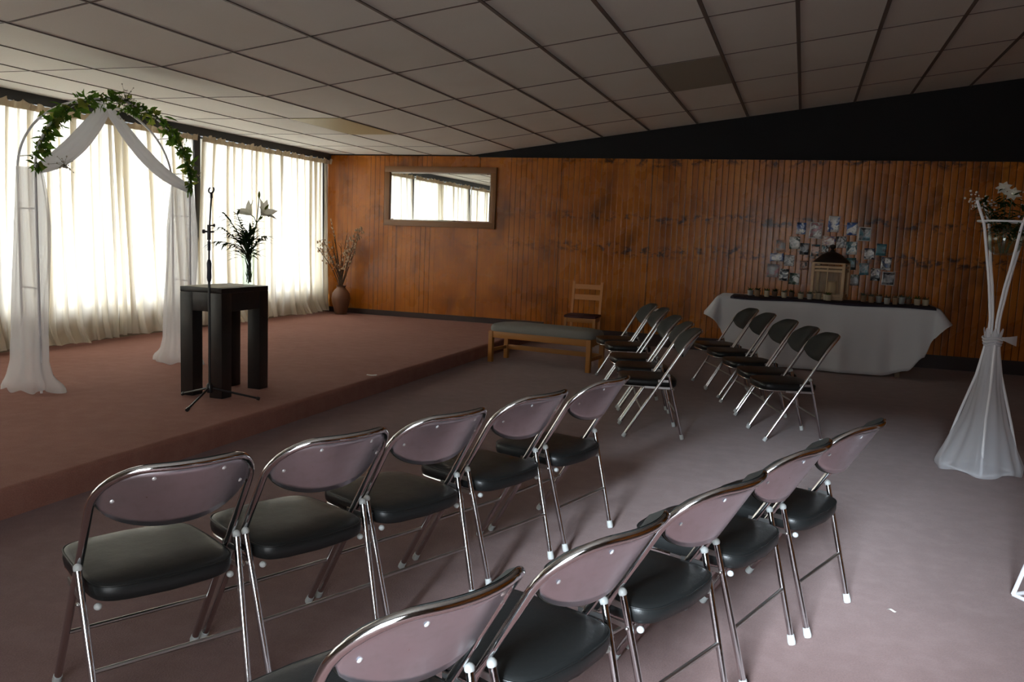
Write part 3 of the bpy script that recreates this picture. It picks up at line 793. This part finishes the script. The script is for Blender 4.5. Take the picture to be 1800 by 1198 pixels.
for bp, d in ((bt, (.05, 0, 1)), (fork + Vector((.04, .03, .09)), (.6, .3, .8)), (fork + Vector((.03, -.02, .02)), (.9, -.3, .5))):
    d = Vector(d).normalized(); m = MB(); m.tube([bp, bp + d*.02, bp + d*.04, bp + d*.055], [.003, .009, .008, .002], 8); m.build('bud', M_yellowgreen, th)
m = MB()
for k in range(10):
    t = .25 + .02*k; a = k * 2.2
    leaf(m, (.02 + .003*k, .005, .30 + .018*k), (math.cos(a), math.sin(a), .45), (0, 0, 1), .075, .018, .35)
m.build('leaves', M_green, th, smooth=False)
frnd = random.Random(31)
specs = [((-.35, -.3, 1.0), .30), ((-.75, -.2, .8), .25), ((-.9, -.3, .45), .21), ((-.12, -.25, 1.15), .27), ((.5, .1, .7), .16), ((-.25, .4, 1.0), .24), ((-.7, .5, .8), .22)]
names_ = ['tallest feathery green frond in the lily vase', 'feathery green frond leaning out left of the lily vase', 'drooping feathery frond lowest at the left of the lily vase',
          'upright feathery frond close behind the lily stem', 'short feathery frond leaning right out of the lily vase', 'feathery frond at the back of the lily vase', 'feathery frond curving back left from the lily vase']
for (d, Ln), lab in zip(specs, names_):
    th = thing('palm_frond', lab, 'leaves', vc, 0, 'green fronds in the lily vase'); d = Vector(d).normalized()
    ms, ml = MB(), MB(); pts = [Vector((-d.x*.022, -d.y*.022, .03)), Vector((-d.x*.004 + .006, d.y*.012, .15)), Vector((d.x*.03, d.y*.03, .245))]
    p = pts[-1].copy(); dd = (d + Vector((0, 0, .5))).normalized(); nst = 13
    for k in range(nst):
        dd = (dd + Vector((d.x, d.y, -.6 if d.z < .5 else -.15)) * .07).normalized(); p = p + dd * (Ln / nst); pts.append(p.copy())
        if k > 1:
            for s in (-1, 1):
                sd = dd.cross(Vector((0, 0, 1))).normalized() * s
                leaf(ml, p, dd * .75 + sd * .8 + Vector((0, 0, frnd.uniform(-.35, .2))), (0, 0, 1), frnd.uniform(.075, .125), .0165, .45)
    for k in range(14):
        a = frnd.uniform(0, 6.28); z = frnd.uniform(.19, .36)
        leaf(ml, (d.x*.03, d.y*.03, z), (d.x*.7 + math.cos(a)*.8, d.y*.7 + math.sin(a)*.8, frnd.uniform(.1, 1.4)), (0, 0, 1), frnd.uniform(.10, .17), .022, .35)
    for k in range(5):
        z = .04 + .035*k; leaf(ml, (-d.x*.018, -d.y*.018, z), (frnd.uniform(-.25, .25), frnd.uniform(-.25, .25), 1), (1, 0, 0), .075, .012, .05)
    ms.tube(pts, .0030, 6); ms.build('stem', M_twig, th); ml.build('leaflets', M_darkgreen, th, smooth=False)

# small card lying on the stage
m = MB(); m.grid(lambda u, v: ((u - .5) * .085, (v - .5) * .05, .004 + .008 * abs(u - .5)), 6, 3); o = m.build('paper_card', M_paper, loc=(-3.342, 6.245, ZS + .0005)); o.rotation_euler = (0, 0, .4)
tag(o, 'small pale card lying on the stage carpet near its edge', 'card')
m = MB(); m.grid(lambda u, v: ((u - .5) * .03 + .004*v, (v - .5) * .012, .003 + .003 * math.sin(5*u)), 6, 2); o = m.build('paper_scrap', M_paper, loc=(.415, 3.34, .001)); o.rotation_euler = (0, 0, -.3)
tag(o, 'tiny pale paper scrap on the lower carpet right of the chairs', 'scrap')

# ------------------------------------------------------------------ terracotta vase with dried branches
dv = Vector((-6.26, 10.72, ZS))
m = MB(); m.lathe([(0, .004), (.082, .004), (.086, .012), (.100, .08), (.126, .17), (.134, .235), (.124, .30), (.092, .35), (.066, .372), (.060, .392), (.070, .408), (.074, .414), (.066, .414), (.052, .392), (.058, .37), (.09, .33), (.0, .32)], (0,0,0), 32)
o = m.build('terracotta_vase', M_terra, loc=dv); tag(o, 'brown terracotta floor vase in the corner by the curtain', 'vase')
def dried(d, Ln, seed, kind, lab):
    rnd = random.Random(seed); th = thing('dried_branch', lab, 'dried flowers', dv, 0, 'dried branches in the terracotta vase'); d = Vector(d).normalized()
    ms, mf = MB(), MB()
    base = Vector((d.x*.02, d.y*.02, .335)); neck = Vector((d.x*.045, d.y*.03, .43)); pts = [base, neck]; p = neck.copy(); dd = (d + Vector((0, 0, .9))).normalized()
    for k in range(16):
        dd = (dd + Vector((d.x, d.y, 0)) * .05 + Vector((rnd.gauss(0, .04), rnd.gauss(0, .04), 0))).normalized(); p = p + dd * (Ln / 16)
        p.y = min(p.y, YW - .03 - dv.y); pts.append(p.copy())
        if kind == 'bloom' and k > 4:
            for _ in range(3):
                e = p + Vector((rnd.gauss(0, .035), rnd.gauss(0, .02), rnd.gauss(.01, .03))); e.y = min(e.y, YW - .03 - dv.y)
                ms.tube([p, e], .0014, 4); mf.sphere(e, rnd.uniform(.009, .019), 6, (1, 1, rnd.uniform(.8, 1.4)))
        if kind == 'reed':
            for _ in range(2):
                leaf(mf, p, dd + Vector((rnd.gauss(0, .35), rnd.gauss(0, .2), rnd.gauss(0, .2))), (0, 1, 0), rnd.uniform(.05, .09), .006, .2)
        if kind == 'plume' and k > 10:
            for _ in range(5):
                leaf(mf, p, dd + Vector((rnd.gauss(0, .3), rnd.gauss(0, .2), rnd.gauss(0, .2))), (0, 1, 0), rnd.uniform(.04, .07), .008, .3)
    ms.tube(pts, [.0078 * (1 - .6*i/len(pts)) for i in range(len(pts))], 6)
    ms.build('stem', M_stemdry, th); mf.build({'bloom': 'blossoms', 'reed': 'blades', 'plume': 'plume'}[kind], M_stemdry if kind == 'reed' else M_drybloom, th, smooth=kind == 'bloom')
for args in [((.62, -.1, 1.0), .92, 1, 'bloom', 'dried branch with pale blossoms leaning furthest right from the terracotta vase'),
             ((.42, -.15, 1.0), .86, 2, 'bloom', 'dried branch with pale blossoms second from the right in the terracotta vase'),
             ((.30, -.3, 1.0), .62, 3, 'bloom', 'short dried branch of pale blossoms at the front of the terracotta vase'),
             ((-.22, -.1, 1.0), .90, 4, 'plume', 'dried stem topped by a pale plume, upright at the left of the terracotta vase'),
             ((-.34, -.2, 1.0), .70, 5, 'bloom', 'dried blossom stem beside the curtain in the terracotta vase'),
             ((-.08, -.1, 1.0), .66, 6, 'reed', 'dark dried grass stem upright in the middle of the terracotta vase'),
             ((.14, -.1, 1.0), .72, 7, 'reed', 'dark dried grass stem leaning slightly right in the terracotta vase'),
             ((-.85, -.35, .8), .80, 8, 'bloom', 'thin dried twig reaching far left across the curtain'),
             ((.0, -.3, 1.0), .50, 10, 'reed', 'short dark tuft of dried grass at the vase mouth'),
             ((-.16, -.25, 1.0), .58, 11, 'reed', 'dark dried grass stem just left of the vase middle'), ((.22, -.3, 1.0), .56, 12, 'reed', 'dark dried grass stem right of the vase middle, in front'),
             ((-.26, -.1, 1.0), .48, 13, 'reed', 'shortest dark dried grass stem at the left of the vase mouth')]: dried(*args)

# ------------------------------------------------------------------ mirror on the end wall
th = thing('wall_mirror', 'wide wood-framed mirror on the panelling, reflecting the curtains', 'mirror', (-4.865, YW, 1.855))
hx, hz, fw = .845, .415, .078
m = MB()
for a, c in (((-hx, -hz), (hx, -hz + fw)), ((-hx, hz - fw), (hx, hz)), ((-hx, -hz + fw), (-hx + fw, hz - fw)), ((hx - fw, -hz + fw), (hx, hz - fw))): m.bbox((a[0], -.045, a[1]), (c[0], -.001, c[1]), .003)
m.build('frame', M_framewood, th)
gx, gz, gb = hx - fw + .004, hz - fw + .004, .024                  # bevelled glass
m = MB(); m.add([(-gx, -.014, -gz), (gx, -.014, -gz), (gx, -.014, gz), (-gx, -.014, gz), (-gx + gb, -.018, -gz + gb), (gx - gb, -.018, -gz + gb), (gx - gb, -.018, gz - gb), (-gx + gb, -.018, gz - gb),
       (-gx, -.010, -gz), (gx, -.010, -gz), (gx, -.010, gz), (-gx, -.010, gz)], [(4,5,6,7), (0,1,5,4), (1,2,6,5), (2,3,7,6), (3,0,4,7), (0,8,9,1), (1,9,10,2), (2,10,11,3), (3,11,8,0), (11,10,9,8)])
m.build('mirror_glass', M_mirror, th, smooth=False)

# ------------------------------------------------------------------ upholstered bench
th = thing('bench', 'low pine bench with a grey-green padded seat near the stage edge', 'bench', (-2.515, 8.57, 0), math.radians(-8))
bw, bd = .565, .185
for x in (-1, 1):
    for y in (-1, 1):
        m = MB(); m.bbox((x*bw - .024, y*bd - .024, 0), (x*bw + .024, y*bd + .024, .335), .003); m.build('leg', M_pine, th)
m = MB()
for y in (-1, 1): m.bbox((-bw, y*bd - .014, .265), (bw, y*bd + .014, .334), .002)
for x in (-1, 1): m.bbox((x*bw - .014, -bd, .265), (x*bw + .014, bd, .334), .002)
m.build('apron', M_pine, th)
for x in (-1, 1):
    m = MB(); m.bbox((x*bw - .012, -bd, .11), (x*bw + .012, bd, .145), .002); m.build('side_stretcher', M_pine, th)
m = MB(); m.bbox((-bw, bd - .012, .105), (bw, bd + .012, .155), .002); m.build('long_stretcher', M_pine, th)
def padp(u, v):
    a = 2*PI*u; ex = .32; x = math.copysign(abs(math.cos(a))**ex, math.cos(a)); y = math.copysign(abs(math.sin(a))**ex, math.sin(a))
    prof = [(1.0, .336), (1.02, .350), (1.02, .372), (1.0, .392), (.95, .408), (.8, .420), (.5, .427), (.2, .429), (.0, .429)]
    f, z = prof[int(round(v * 8))]
    fx = 1 - (1 - f) * .55
    return (x * (bw + .03) * (f if f < .9 else fx), y * (bd + .03) * f, z)
m = MB(); m.grid(padp, 64, 8, wrap=True); m.build('seat_pad', M_bench, th, ang=80)

# ------------------------------------------------------------------ wooden chair by the wall
th = thing('wooden_chair', 'brown wooden slat-back chair with a maroon seat against the panelling', 'chair', (-2.62, 10.55, 0), math.radians(2))
for x in (-.185, .185):
    m = MB(); m.bbox((x - .017, -.19, 0), (x + .017, -.155, .36), .003); m.build('leg', M_pine, th)
    m = MB(); m.beam((x, .165, 0), (x, .165, .37), .032, .034, (0, 1, 0)); m.beam((x, .165, .365), (x, .235, .80), .032, .030, (0, 1, 0)); m.build('leg', M_chairwood, th)
m = MB()
for y0, y1, x0, x1 in ((-.182, -.162, -.18, .18), (.155, .175, -.18, .18), (-.17, .16, -.192, -.176), (-.17, .16, .176, .192)): m.bbox((x0, y0, .30), (x1, y1, .355), .002)
m.build('seat_rail', M_pine, th)
m = MB(); m.bbox((-.205, -.20, .357), (.205, .185, .388), .010); m.build('seat', M_maroon, th)
for z in (.60, .735):
    m = MB(); y = .165 + (z - .365) * .161
    m.beam((-.185, y, z), (.185, y, z), .016, .062 if z > .7 else .068, (0, .16, 1)); m.build('back_slat', M_chairwood, th)

# ------------------------------------------------------------------ long table with cloth, runner, lantern, pots
LX0, LX1, LY0, LY1, LZ = -.88, 1.40, 9.84, 10.60, .765
th = thing('long_table', 'long table hidden under the white cloth by the panelling', 'table', ((LX0+LX1)/2, (LY0+LY1)/2, 0))
cx_, cy_ = th.location.x, th.location.y
m = MB(); m.bbox((LX0 - cx_, LY0 - cy_, LZ - .03), (LX1 - cx_, LY1 - cy_, LZ), .004); m.build('tabletop', M_tablewood, th)
for x in (LX0 + .22, LX1 - .34):
    for y in (LY0 + .08, LY1 - .08):
        m = MB(); m.bbox((x - cx_ - .025, y - cy_ - .025, 0), (x - cx_ + .025, y - cy_ + .025, LZ - .03), .003); m.build('leg', M_tablewood, th)
def interp(keys, t):
    for (a, ra), (c, rc) in zip(keys, keys[1:]):
        if t <= c:
            s = (t - a) / (c - a); s = s*s*(3 - 2*s); return ra + (rc - ra) * s
    return keys[-1][1]
per = []                                                           # perimeter: left side, rounded corner, front, corner, right side
for k in range(14): per.append((LX0, LY1 - (LY1 - LY0 - .03) * k / 14, -1, 0))
for k in range(9):
    a = PI + PI/2 * k / 8; per.append((LX0 + .03 + .03*math.cos(a), LY0 + .03 + .03*math.sin(a), math.cos(a), math.sin(a)))
for k in range(1, 90): per.append((LX0 + .03 + (LX1 - LX0 - .06) * k / 90, LY0, 0, -1))
for k in range(9):
    a = 1.5*PI + PI/2 * k / 8; per.append((LX1 - .03 + .03*math.cos(a), LY0 + .03 + .03*math.sin(a), math.cos(a), math.sin(a)))
for k in range(1, 15): per.append((LX1, LY0 + .03 + (LY1 - LY0 - .03) * k / 14, 1, 0))
def droplen(x, y):
    if y > LY0 + .031: return .21
    return interp([(LX0, .24), (LX0 + .04, .36), (LX0 + .14, .56), (LX0 + .34, .72), (LX0 + .75, .748), (LX0 + 1.4, .752), (LX0 + 1.78, .750), (LX0 + 2.02, .68), (LX0 + 2.17, .52), (LX0 + 2.25, .32), (LX1, .18)], x)
m = MB(); nr = 18; vs = []; fs = []
for i, (x, y, nx, ny) in enumerate(per):
    Ld = droplen(x, y); s_ = i * .025; side = abs(nx)
    for j in range(nr + 1):
        t = j / nr; d = Ld * t
        wv = (.016 * math.sin(s_*7.3) + .010 * math.sin(s_*17 + 1.2) + .006 * math.sin(s_*31)) * t
        out = .006 + .010 * min(1, t*6) + (.10 * t * side if side > .05 else 0) + wv + .02 * t
        if abs(nx) < .05: out = max(out, .008)
        vs.append((x + nx * out, y + ny * out, LZ + .004 - d * (1 - .12 * side * t) if d > 0 else LZ + .004))
for i in range(len(per) - 1):
    for j in range(nr): fs.append((i*(nr+1)+j, i*(nr+1)+j+1, (i+1)*(nr+1)+j+1, (i+1)*(nr+1)+j))
m.add(vs, fs)
m.add([(x, y, LZ + .004) for x, y, _, _ in per], [tuple(range(len(per)))])
bmx = m.build('tablecloth', M_cloth, ang=70, sol=.002); tag(bmx, 'white cloth with a rounded hem covering the long table', 'tablecloth')
m = MB(); zt2 = LZ + .006
m.grid(lambda u, v: (LX0 + .14 + (LX1 - LX0 - .17)*u, LY0 + .01 + .55*v + .01*math.sin(u*9), zt2 + .004 + .002*math.sin(u*21 + v*4)), 40, 6)
m.grid(lambda u, v: (LX0 + .14 + (LX1 - LX0 - .17)*u, LY0 + .010 - .030 - .003*math.sin(u*40)*v if v > .2 else LY0 + .010 - .028*v/.2, zt2 + .004 - (.022 + .006*math.sin(u*13))*v), 40, 5)
o = m.build('table_runner', M_runner, sol=.003, ang=60); tag(o, 'dark purple runner lying on the white tablecloth', 'table runner')
ZT = LZ + .015
M_hazy = cloth_mat('dusty_lantern_glass', (.50, .42, .30), (.5, .42, .3), .3, .62)
# lantern
lx, ly = .315, 10.33
th = thing('lantern', 'large wooden lantern with a dark domed roof on the long table', 'lantern', (lx, ly, ZT), math.radians(-12))
lw, ldp, lh = .165, .150, .40
m = MB(); m.bbox((-lw - .012, -ldp - .012, 0), (lw + .012, ldp + .012, .035), .004); m.build('base', M_lantern, th)
m = MB()
for x in (-1, 1):
    for y in (-1, 1): m.bbox((x*lw - .016, y*ldp - .016, .033), (x*lw + .016, y*ldp + .016, lh), .002)
for z in (.05, .325, .365):
    hh = .012
    for y in (-1, 1): m.bbox((-lw, y*ldp - .008, z - hh), (lw, y*ldp + .008, z + hh), .001)
    for x in (-1, 1): m.bbox((x*lw - .008, -ldp, z - hh), (x*lw + .008, ldp, z + hh), .001)
m.bbox((-.012, -ldp - .009, .05), (-.0, -ldp + .009, .37), .001)
m.build('frame', M_lantern, th)
m = MB(); m.bbox((-lw - .014, -ldp - .014, lh), (lw + .014, ldp + .014, lh + .018), .003); m.build('top_plate', M_lantern, th)
m = MB(); m.lathe([(.195, lh + .018), (.192, lh + .030), (.160, lh + .060), (.110, lh + .105), (.060, lh + .130), (.030, lh + .138), (.022, lh + .16), (.014, lh + .165), (.034, lh + .19), (.030, lh + .215), (.0, lh + .225)], (0,0,0), 28)
m.build('roof', M_roof, th)
for y in (-1, 1):
    m = MB(); m.add([(-lw, y*(ldp - .002), .05), (lw, y*(ldp - .002), .05), (lw, y*(ldp - .002), .37), (-lw, y*(ldp - .002), .37)], [(0,1,2,3)]); m.build('pane', M_hazy, th, smooth=False)
for x in (-1, 1):
    m = MB(); m.add([(x*(lw - .002), -ldp, .05), (x*(lw - .002), ldp, .05), (x*(lw - .002), ldp, .37), (x*(lw - .002), -ldp, .37)], [(0,1,2,3)]); m.build('pane', M_hazy, th, smooth=False)
th = thing('pillar_candle', 'tan pillar candle standing inside the wooden lantern', 'candle', (lx + .02, ly, ZT + .0352))
m = MB(); m.lathe([(0, 0), (.052, 0), (.054, .004), (.054, .165), (.046, .172), (.04, .166), (0, .164)], (0,0,0), 24); m.build('wax', M_candle, th)
m = MB(); m.tube([(0,0,.163), (.002,0,.178)], .0018, 6); m.build('wick', M_black, th)

# small potted succulents along the runner
pot_mats = [simple('pot_cream', (.40, .34, .24), .6), simple('pot_tan', (.24, .15, .08), .6), simple('pot_grey', (.30, .30, .28), .5), simple('pot_brown', (.13, .075, .045), .6)]
plant_mats = [M_darkgreen, M_green, simple('dusty_leaf', (.10, .13, .085), .7), simple('brown_leaf', (.12, .085, .04), .8)]
orn = ['first', 'second', 'third', 'fourth', 'fifth', 'sixth', 'seventh', 'eighth', 'ninth', 'tenth', 'eleventh']
def pots(xs, grp, where):
    rnd = random.Random(len(xs) * 7 + 3)
    for i, (x, y) in enumerate(xs):
        k = rnd.randrange(4); h = rnd.uniform(.058, .076); r = rnd.uniform(.031, .036); pm = plant_mats[rnd.randrange(4)]
        th = thing('potted_succulent', '%s small pot %s' % (orn[i], where), 'potted plant', (x, y, ZT), rnd.uniform(0, 6), grp)
        m = MB(); m.lathe([(0, 0), (r*.78, 0), (r*.95, h*.4), (r, h*.85), (r*1.08, h*.86), (r*1.08, h), (r*.9, h), (r*.85, h*.88), (0, h*.85)], (0,0,0), 16); m.build('pot', pot_mats[k], th)
        m = MB()
        for q in range(14):
            a = q * 2.4; e = .25 + .05 * q
            leaf(m, (0, 0, h*.85), (math.cos(a), math.sin(a), e), (0, 0, 1), rnd.uniform(.040, .070), .016, -.1)
        m.build('leaves', pm, th, smooth=False)
rr = random.Random(77)
pots([(-.55 + .093*i + rr.uniform(-.01, .01), 10.08 + rr.choice((0, .10, .17))) for i in range(10)], 'small pots left of the lantern', 'from the left end of the purple runner')
pots([(1.30 - .078*i + rr.uniform(-.008, .008), 10.04 + rr.choice((0, .10, .17))) for i in range(9)], 'small pots right of the lantern', 'from the right end of the purple runner')
pots([(.305, 10.03)], 'small pot before the lantern', 'alone in front of the wooden lantern')

# ------------------------------------------------------------------ photo prints pinned round the lantern
def print_mat(i, c1, c2, c3, border):
    m, N, L, P = mat('photo_print'); t = NT(N, L); tc = N.new('ShaderNodeTexCoord'); g = tc.outputs['Object']
    n = t.noise(t.mapping(g, (1, 1, 1), (i*3.1, 0, i*1.7)), 11, 3, .6, .8)
    c = t.ramp(n, [(.37, c1), (.46, c2), (.55, c3)])
    n2 = t.noise(t.mapping(g, (1, 1, 1), (i*5.3, 0, 4)), 45, 2); c = t.mix(t.math('MULTIPLY', t.smooth(n2, .55, .7), .6), c, (.02, .02, .025))
    if border:
        X, Y, Z = t.sep(g); bx, bz = border
        e = t.math('MAXIMUM', t.math('GREATER_THAN', t.math('ABSOLUTE', X), bx), t.math('GREATER_THAN', t.math('ABSOLUTE', Z), bz)); c = t.mix(e, c, (.75, .73, .70))
    L.new(c, P.inputs['Base Color']); P.inputs['Roughness'].default_value = .3; return m
D = (.03, .035, .04); Wt = (.80, .80, .78); Bl = (.06, .14, .42); Te = (.08, .22, .26); Gy = (.34, .34, .35); Pk = (.45, .20, .22); Sk = (.55, .33, .24); Gn = (.05, .10, .06); Pu = (.10, .08, .18)
photos = [ # box in a 5.99x crop at (1320,360), colours, border, label
 ((485,185,575,310), (D, Bl, Wt), 0, 'dark blue photo print, leftmost of the top arc'), ((625,180,745,355), (Wt, Gy, Pk), 1, 'large faded white-edged photo print left of the topmost one'),
 ((820,115,925,288), (Wt, Wt, Bl), 0, 'topmost photo print, bright with a blue patch'), ((1015,185,1115,320), (Bl, Bl, Wt), 0, 'strong blue photo print right of the topmost one'),
 ((1140,232,1258,383), (D, Gy, Te), 1, 'white-bordered grey photo print at the right of the top arc'), ((270,370,360,500), (Gy, Gy, Sk), 0, 'plain grey photo print, leftmost in the second arc'),
 ((410,330,510,465), (D, Gn, Wt), 0, 'dark photo print with a white right edge, second arc left'), ((520,400,605,525), (D, D, Gy), 0, 'very dark photo print left of the teal one'),
 ((640,415,720,540), (Te, D, Sk), 0, 'teal photo print just left of the lantern roof'), ((755,325,885,440), (Bl, Sk, Wt), 0, 'colourful orange and blue photo print right above the lantern knob'),
 ((905,330,1000,455), (Gy, Wt, D), 0, 'grey photo print just right above the lantern knob'), ((1010,385,1110,525), (D, Te, Wt), 0, 'dark teal photo print right of the lantern roof'),
 ((1200,455,1295,575), (Pu, D, Wt), 0, 'purplish photo print with a white corner, right of the lantern'), ((1325,408,1420,535), (D, Te, Te), 0, 'dark green-grey photo print, topmost at the far right'),
 ((205,505,340,595), (Wt, Bl, Wt), 0, 'only sideways photo print, bright, at the far left'), ((355,525,450,645), (Gy, Wt, Gy), 0, 'pale grey photo print beside the sideways one'),
 ((1375,550,1470,690), (Bl, D, Wt), 0, 'blue and white photo print above the bordered one at far right'), ((175,620,290,765), (Gy, Gy, Pk), 0, 'greyish photo print with a pink figure, far lower left'),
 ((305,670,390,800), (D, Wt, D), 0, 'dark photo print with a white middle, low on the left'), ((405,715,505,840), (D, Gn, Wt), 0, 'lowest photo print on the left, dark and glossy'),
 ((520,585,595,685), (D, Sk, D), 0, 'small brown photo print left of the lantern body'), ((1000,555,1100,685), (D, Gn, Te), 0, 'dark green photo print right beside the lantern top'),
 ((1145,610,1235,740), (Te, Gy, Te), 0, 'pale teal photo print at right of the lantern'), ((1265,665,1355,800), (Pu, Wt, D), 0, 'purple and white photo print low on the right'),
 ((1385,700,1510,850), (D, D, Gy), 1, 'white-bordered dark photo print, lowest at far right'), ((1050,730,1130,850), (Wt, Gn, Gy), 0, 'pale greenish photo print low beside the lantern'),
 ((748,425,815,500), (Te, Wt, D), 0, 'small photo print partly behind the lantern roof')]
def wall_pt(px_, py_):
    d = RT * ((px_ - 900) / 1483) - UP * ((py_ - 599) / 1483) + FW
    t = (YW - .006) / d.y; return Vector((0, 0, 1.334)) + d * t
prnd = random.Random(5)
for i, (bx, cols, bord, lab) in enumerate(photos):
    p0 = wall_pt(1320 + bx[0] / 5.99, 360 + bx[1] / 5.99); p1 = wall_pt(1320 + bx[2] / 5.99, 360 + bx[3] / 5.99)
    wd, hg = abs(p1.x - p0.x), abs(p0.z - p1.z); curl = prnd.uniform(.002, .012)
    m = MB(); m.grid(lambda u, v: ((u - .5) * wd, -curl * (2*u - 1)**2 * (.4 + v*.6) - .001, (v - .5) * hg), 8, 4)
    o = m.build('photo_print', print_mat(i, *cols, (wd/2 - .010, hg/2 - .010) if bord else None), loc=((p0.x + p1.x) / 2, YW - .003, (p0.z + p1.z) / 2), sol=.0012)
    o.rotation_euler = (0, prnd.uniform(-.05, .05), 0); tag(o, lab, 'photo', 'photo prints on the panelling')

# ------------------------------------------------------------------ tall white flower stands by the aisle
def flower_stand(cx, cy, label, rot=math.radians(-7)):
    th = thing('flower_stand', label, 'flower stand', (cx, cy, 0), 0, 'white flower stands along the aisle')
    cs = [Vector((.225*math.cos(rot - PI/2 + k*PI/2), .225*math.sin(rot - PI/2 + k*PI/2), .010)) for k in range(4)]
    m = MB()
    for k in range(4): m.tube([cs[k], cs[(k+1) % 4]], .008, 8)
    m.build('base_frame', M_white_metal, th)
    for k in range(4):
        d = Vector((cs[k].x, cs[k].y, 0)).normalized(); pts = []
        keys = [(0, .225), (.30, .150), (.60, .068), (.85, .028), (.95, .028), (1.15, .060), (1.35, .105), (1.52, .140), (1.66, .205)]
        for q in range(40):
            z = 1.66 * q / 39
            tw = Matrix.Rotation(math.radians(34) * min(1, max(0, (z - .35) / .9)), 3, 'Z'); pts.append(tw @ (d * interp_lin(keys, z)) + Vector((0, 0, z + .010)))
        m = MB(); m.tube(pts, .0085, 8); m.build('rod', M_white_metal, th)
    m = MB(); m.tube([(.150*math.cos(2*PI*k/28), .150*math.sin(2*PI*k/28), 1.55) for k in range(28)], .006, 8, closed=True); m.build('ring', M_white_metal, th)
    return th
def interp_lin(keys, t):
    for (a, ra), (c, rc) in zip(keys, keys[1:]):
        if t <= c: return ra + (rc - ra) * (t - a) / (c - a)
    return keys[-1][1]
SX, SY = 1.15, 5.88
flower_stand(SX, SY, 'tall white metal flower stand, its foot wrapped in white tulle')
flower_stand(1.115, 3.665, 'bare white metal stand foot at the right picture edge')
def tul(u, v):
    a = 2*PI*u; z = .012 + .87 * v
    r = interp_lin([(0, .226), (.03, .228), (.15, .182), (.35, .122), (.6, .075), (.85, .046), (.93, .040), (1.0, .052)], v)
    sq = 1 + .10 * abs(math.cos(2*(a + .1))) ** 3 * (1 - v)
    f = sq * (1 + .05*math.sin(6*a + 5*v) * (.4 + v) + .03*math.sin(13*a - 3*v) + .03 * math.sin(9*v + 2*a))
    return (SX + r*f*math.cos(a), SY + r*f*math.sin(a), z + (.012*math.sin(5*a) if v < .02 else 0) + (.02*math.sin(7*a) if v > .98 else 0))
m = MB(); m.grid(tul, 84, 44, wrap=True); o = m.build('tulle_wrap', M_tulle2, ang=180); tag(o, 'white tulle wrapped cone-like round the flower stand foot', 'fabric')
m = MB()
for k in range(3): m.tube([(SX + (.046 + .004*k)*math.cos(a), SY + (.046 + .004*k)*math.sin(a), .80 + .018*k + .006*math.sin(3*a)) for a in [2*PI*q/24 for q in range(24)]], .008, 6, closed=True)
m.grid(lambda u, v: (SX + .04 + .085*u, SY - .03 - .02*math.sin(u*3), .84 - .01*u + .05*(v - .5)*(.3 + u)), 8, 4)
o = m.build('tulle_tie', M_tulle, ang=80); tag(o, 'twisted tulle tie round the neck of the flower stand', 'fabric')
m = MB(); m.lathe([(0, .0), (.045, .002), (.085, .035), (.105, .085), (.100, .135), (.078, .175), (.074, .182), (.070, .176), (.094, .135), (.099, .085), (.080, .038), (.042, .008), (0, .006)], (0,0,0), 28)
bowl_c = Vector((SX + .005, SY, 1.345)); o = m.build('glass_bowl', M_vase, loc=bowl_c); tag(o, 'round glass bowl held in the top of the flower stand', 'bowl')
frd = random.Random(12)
def stand_flower(e, kind, lab):
    th = thing('cut_flower', lab, 'flowers', bowl_c, 0, 'cut flowers in the stand bowl'); e = Vector(e); ms, mf, ml = MB(), MB(), MB()
    ms.tube([(e.x*.1, e.y*.1, .015), (e.x*.35, e.y*.35, e.z*.5), e], .003, 6)
    for k in range(34):
        t = frd.uniform(.35, 1); p = e * t; a = frd.uniform(0, 6.28); p.z = e.z * (t * .7 + .28)
        leaf(ml, (e.x*t*.8, e.y*t*.8, e.z*t), (math.cos(a), math.sin(a), frd.uniform(-.2, .7)), (0, 0, 1), frd.uniform(.07, .13), .020, .3)
    if kind == 'white':
        for q in range(7):
            a = q * .9; ax = Vector((-.25, -.85, .45)).normalized(); e1 = ax.orthogonal().normalized(); e2 = ax.cross(e1)
            leaf(mf, e, e1 * math.cos(a) + e2 * math.sin(a) + ax * .3, ax, .046, .032, .2)
        mf.sphere(e + Vector((-.002, -.008, .004)), .008, 8)
    else:
        for q in range(34):
            p = e + Vector((frd.gauss(0, .032), frd.gauss(0, .032), frd.gauss(0, .028))); mf.sphere(p, frd.uniform(.004, .008), 6)
    ms.build('stem', M_twig, th); ml.build('leaves', M_darkgreen, th, smooth=False); mf.build('bloom' if kind == 'white' else 'blossoms', {'white': M_cream, 'tiny': M_pale, 'lilac': M_lilac}[kind], th, smooth=False)
for e, k, lab in [((-.045, -.06, .40), 'white', 'upper white blossom over the flower stand'), ((.00, -.09, .365), 'white', 'lower white blossom over the flower stand'),
                  ((-.17, -.02, .33), 'tiny', 'tiny-blossom sprig leaning left of the flower stand top'), ((.11, -.05, .31), 'tiny', 'pale blossom sprig at the right over the flower stand'),
                  ((.12, -.09, .20), 'lilac', 'lilac blossom sprig hanging beside the stand ring'), ((-.10, .06, .30), 'tiny', 'sprig of small leaves at the back of the stand bowl')]: stand_flower(e, k, lab)
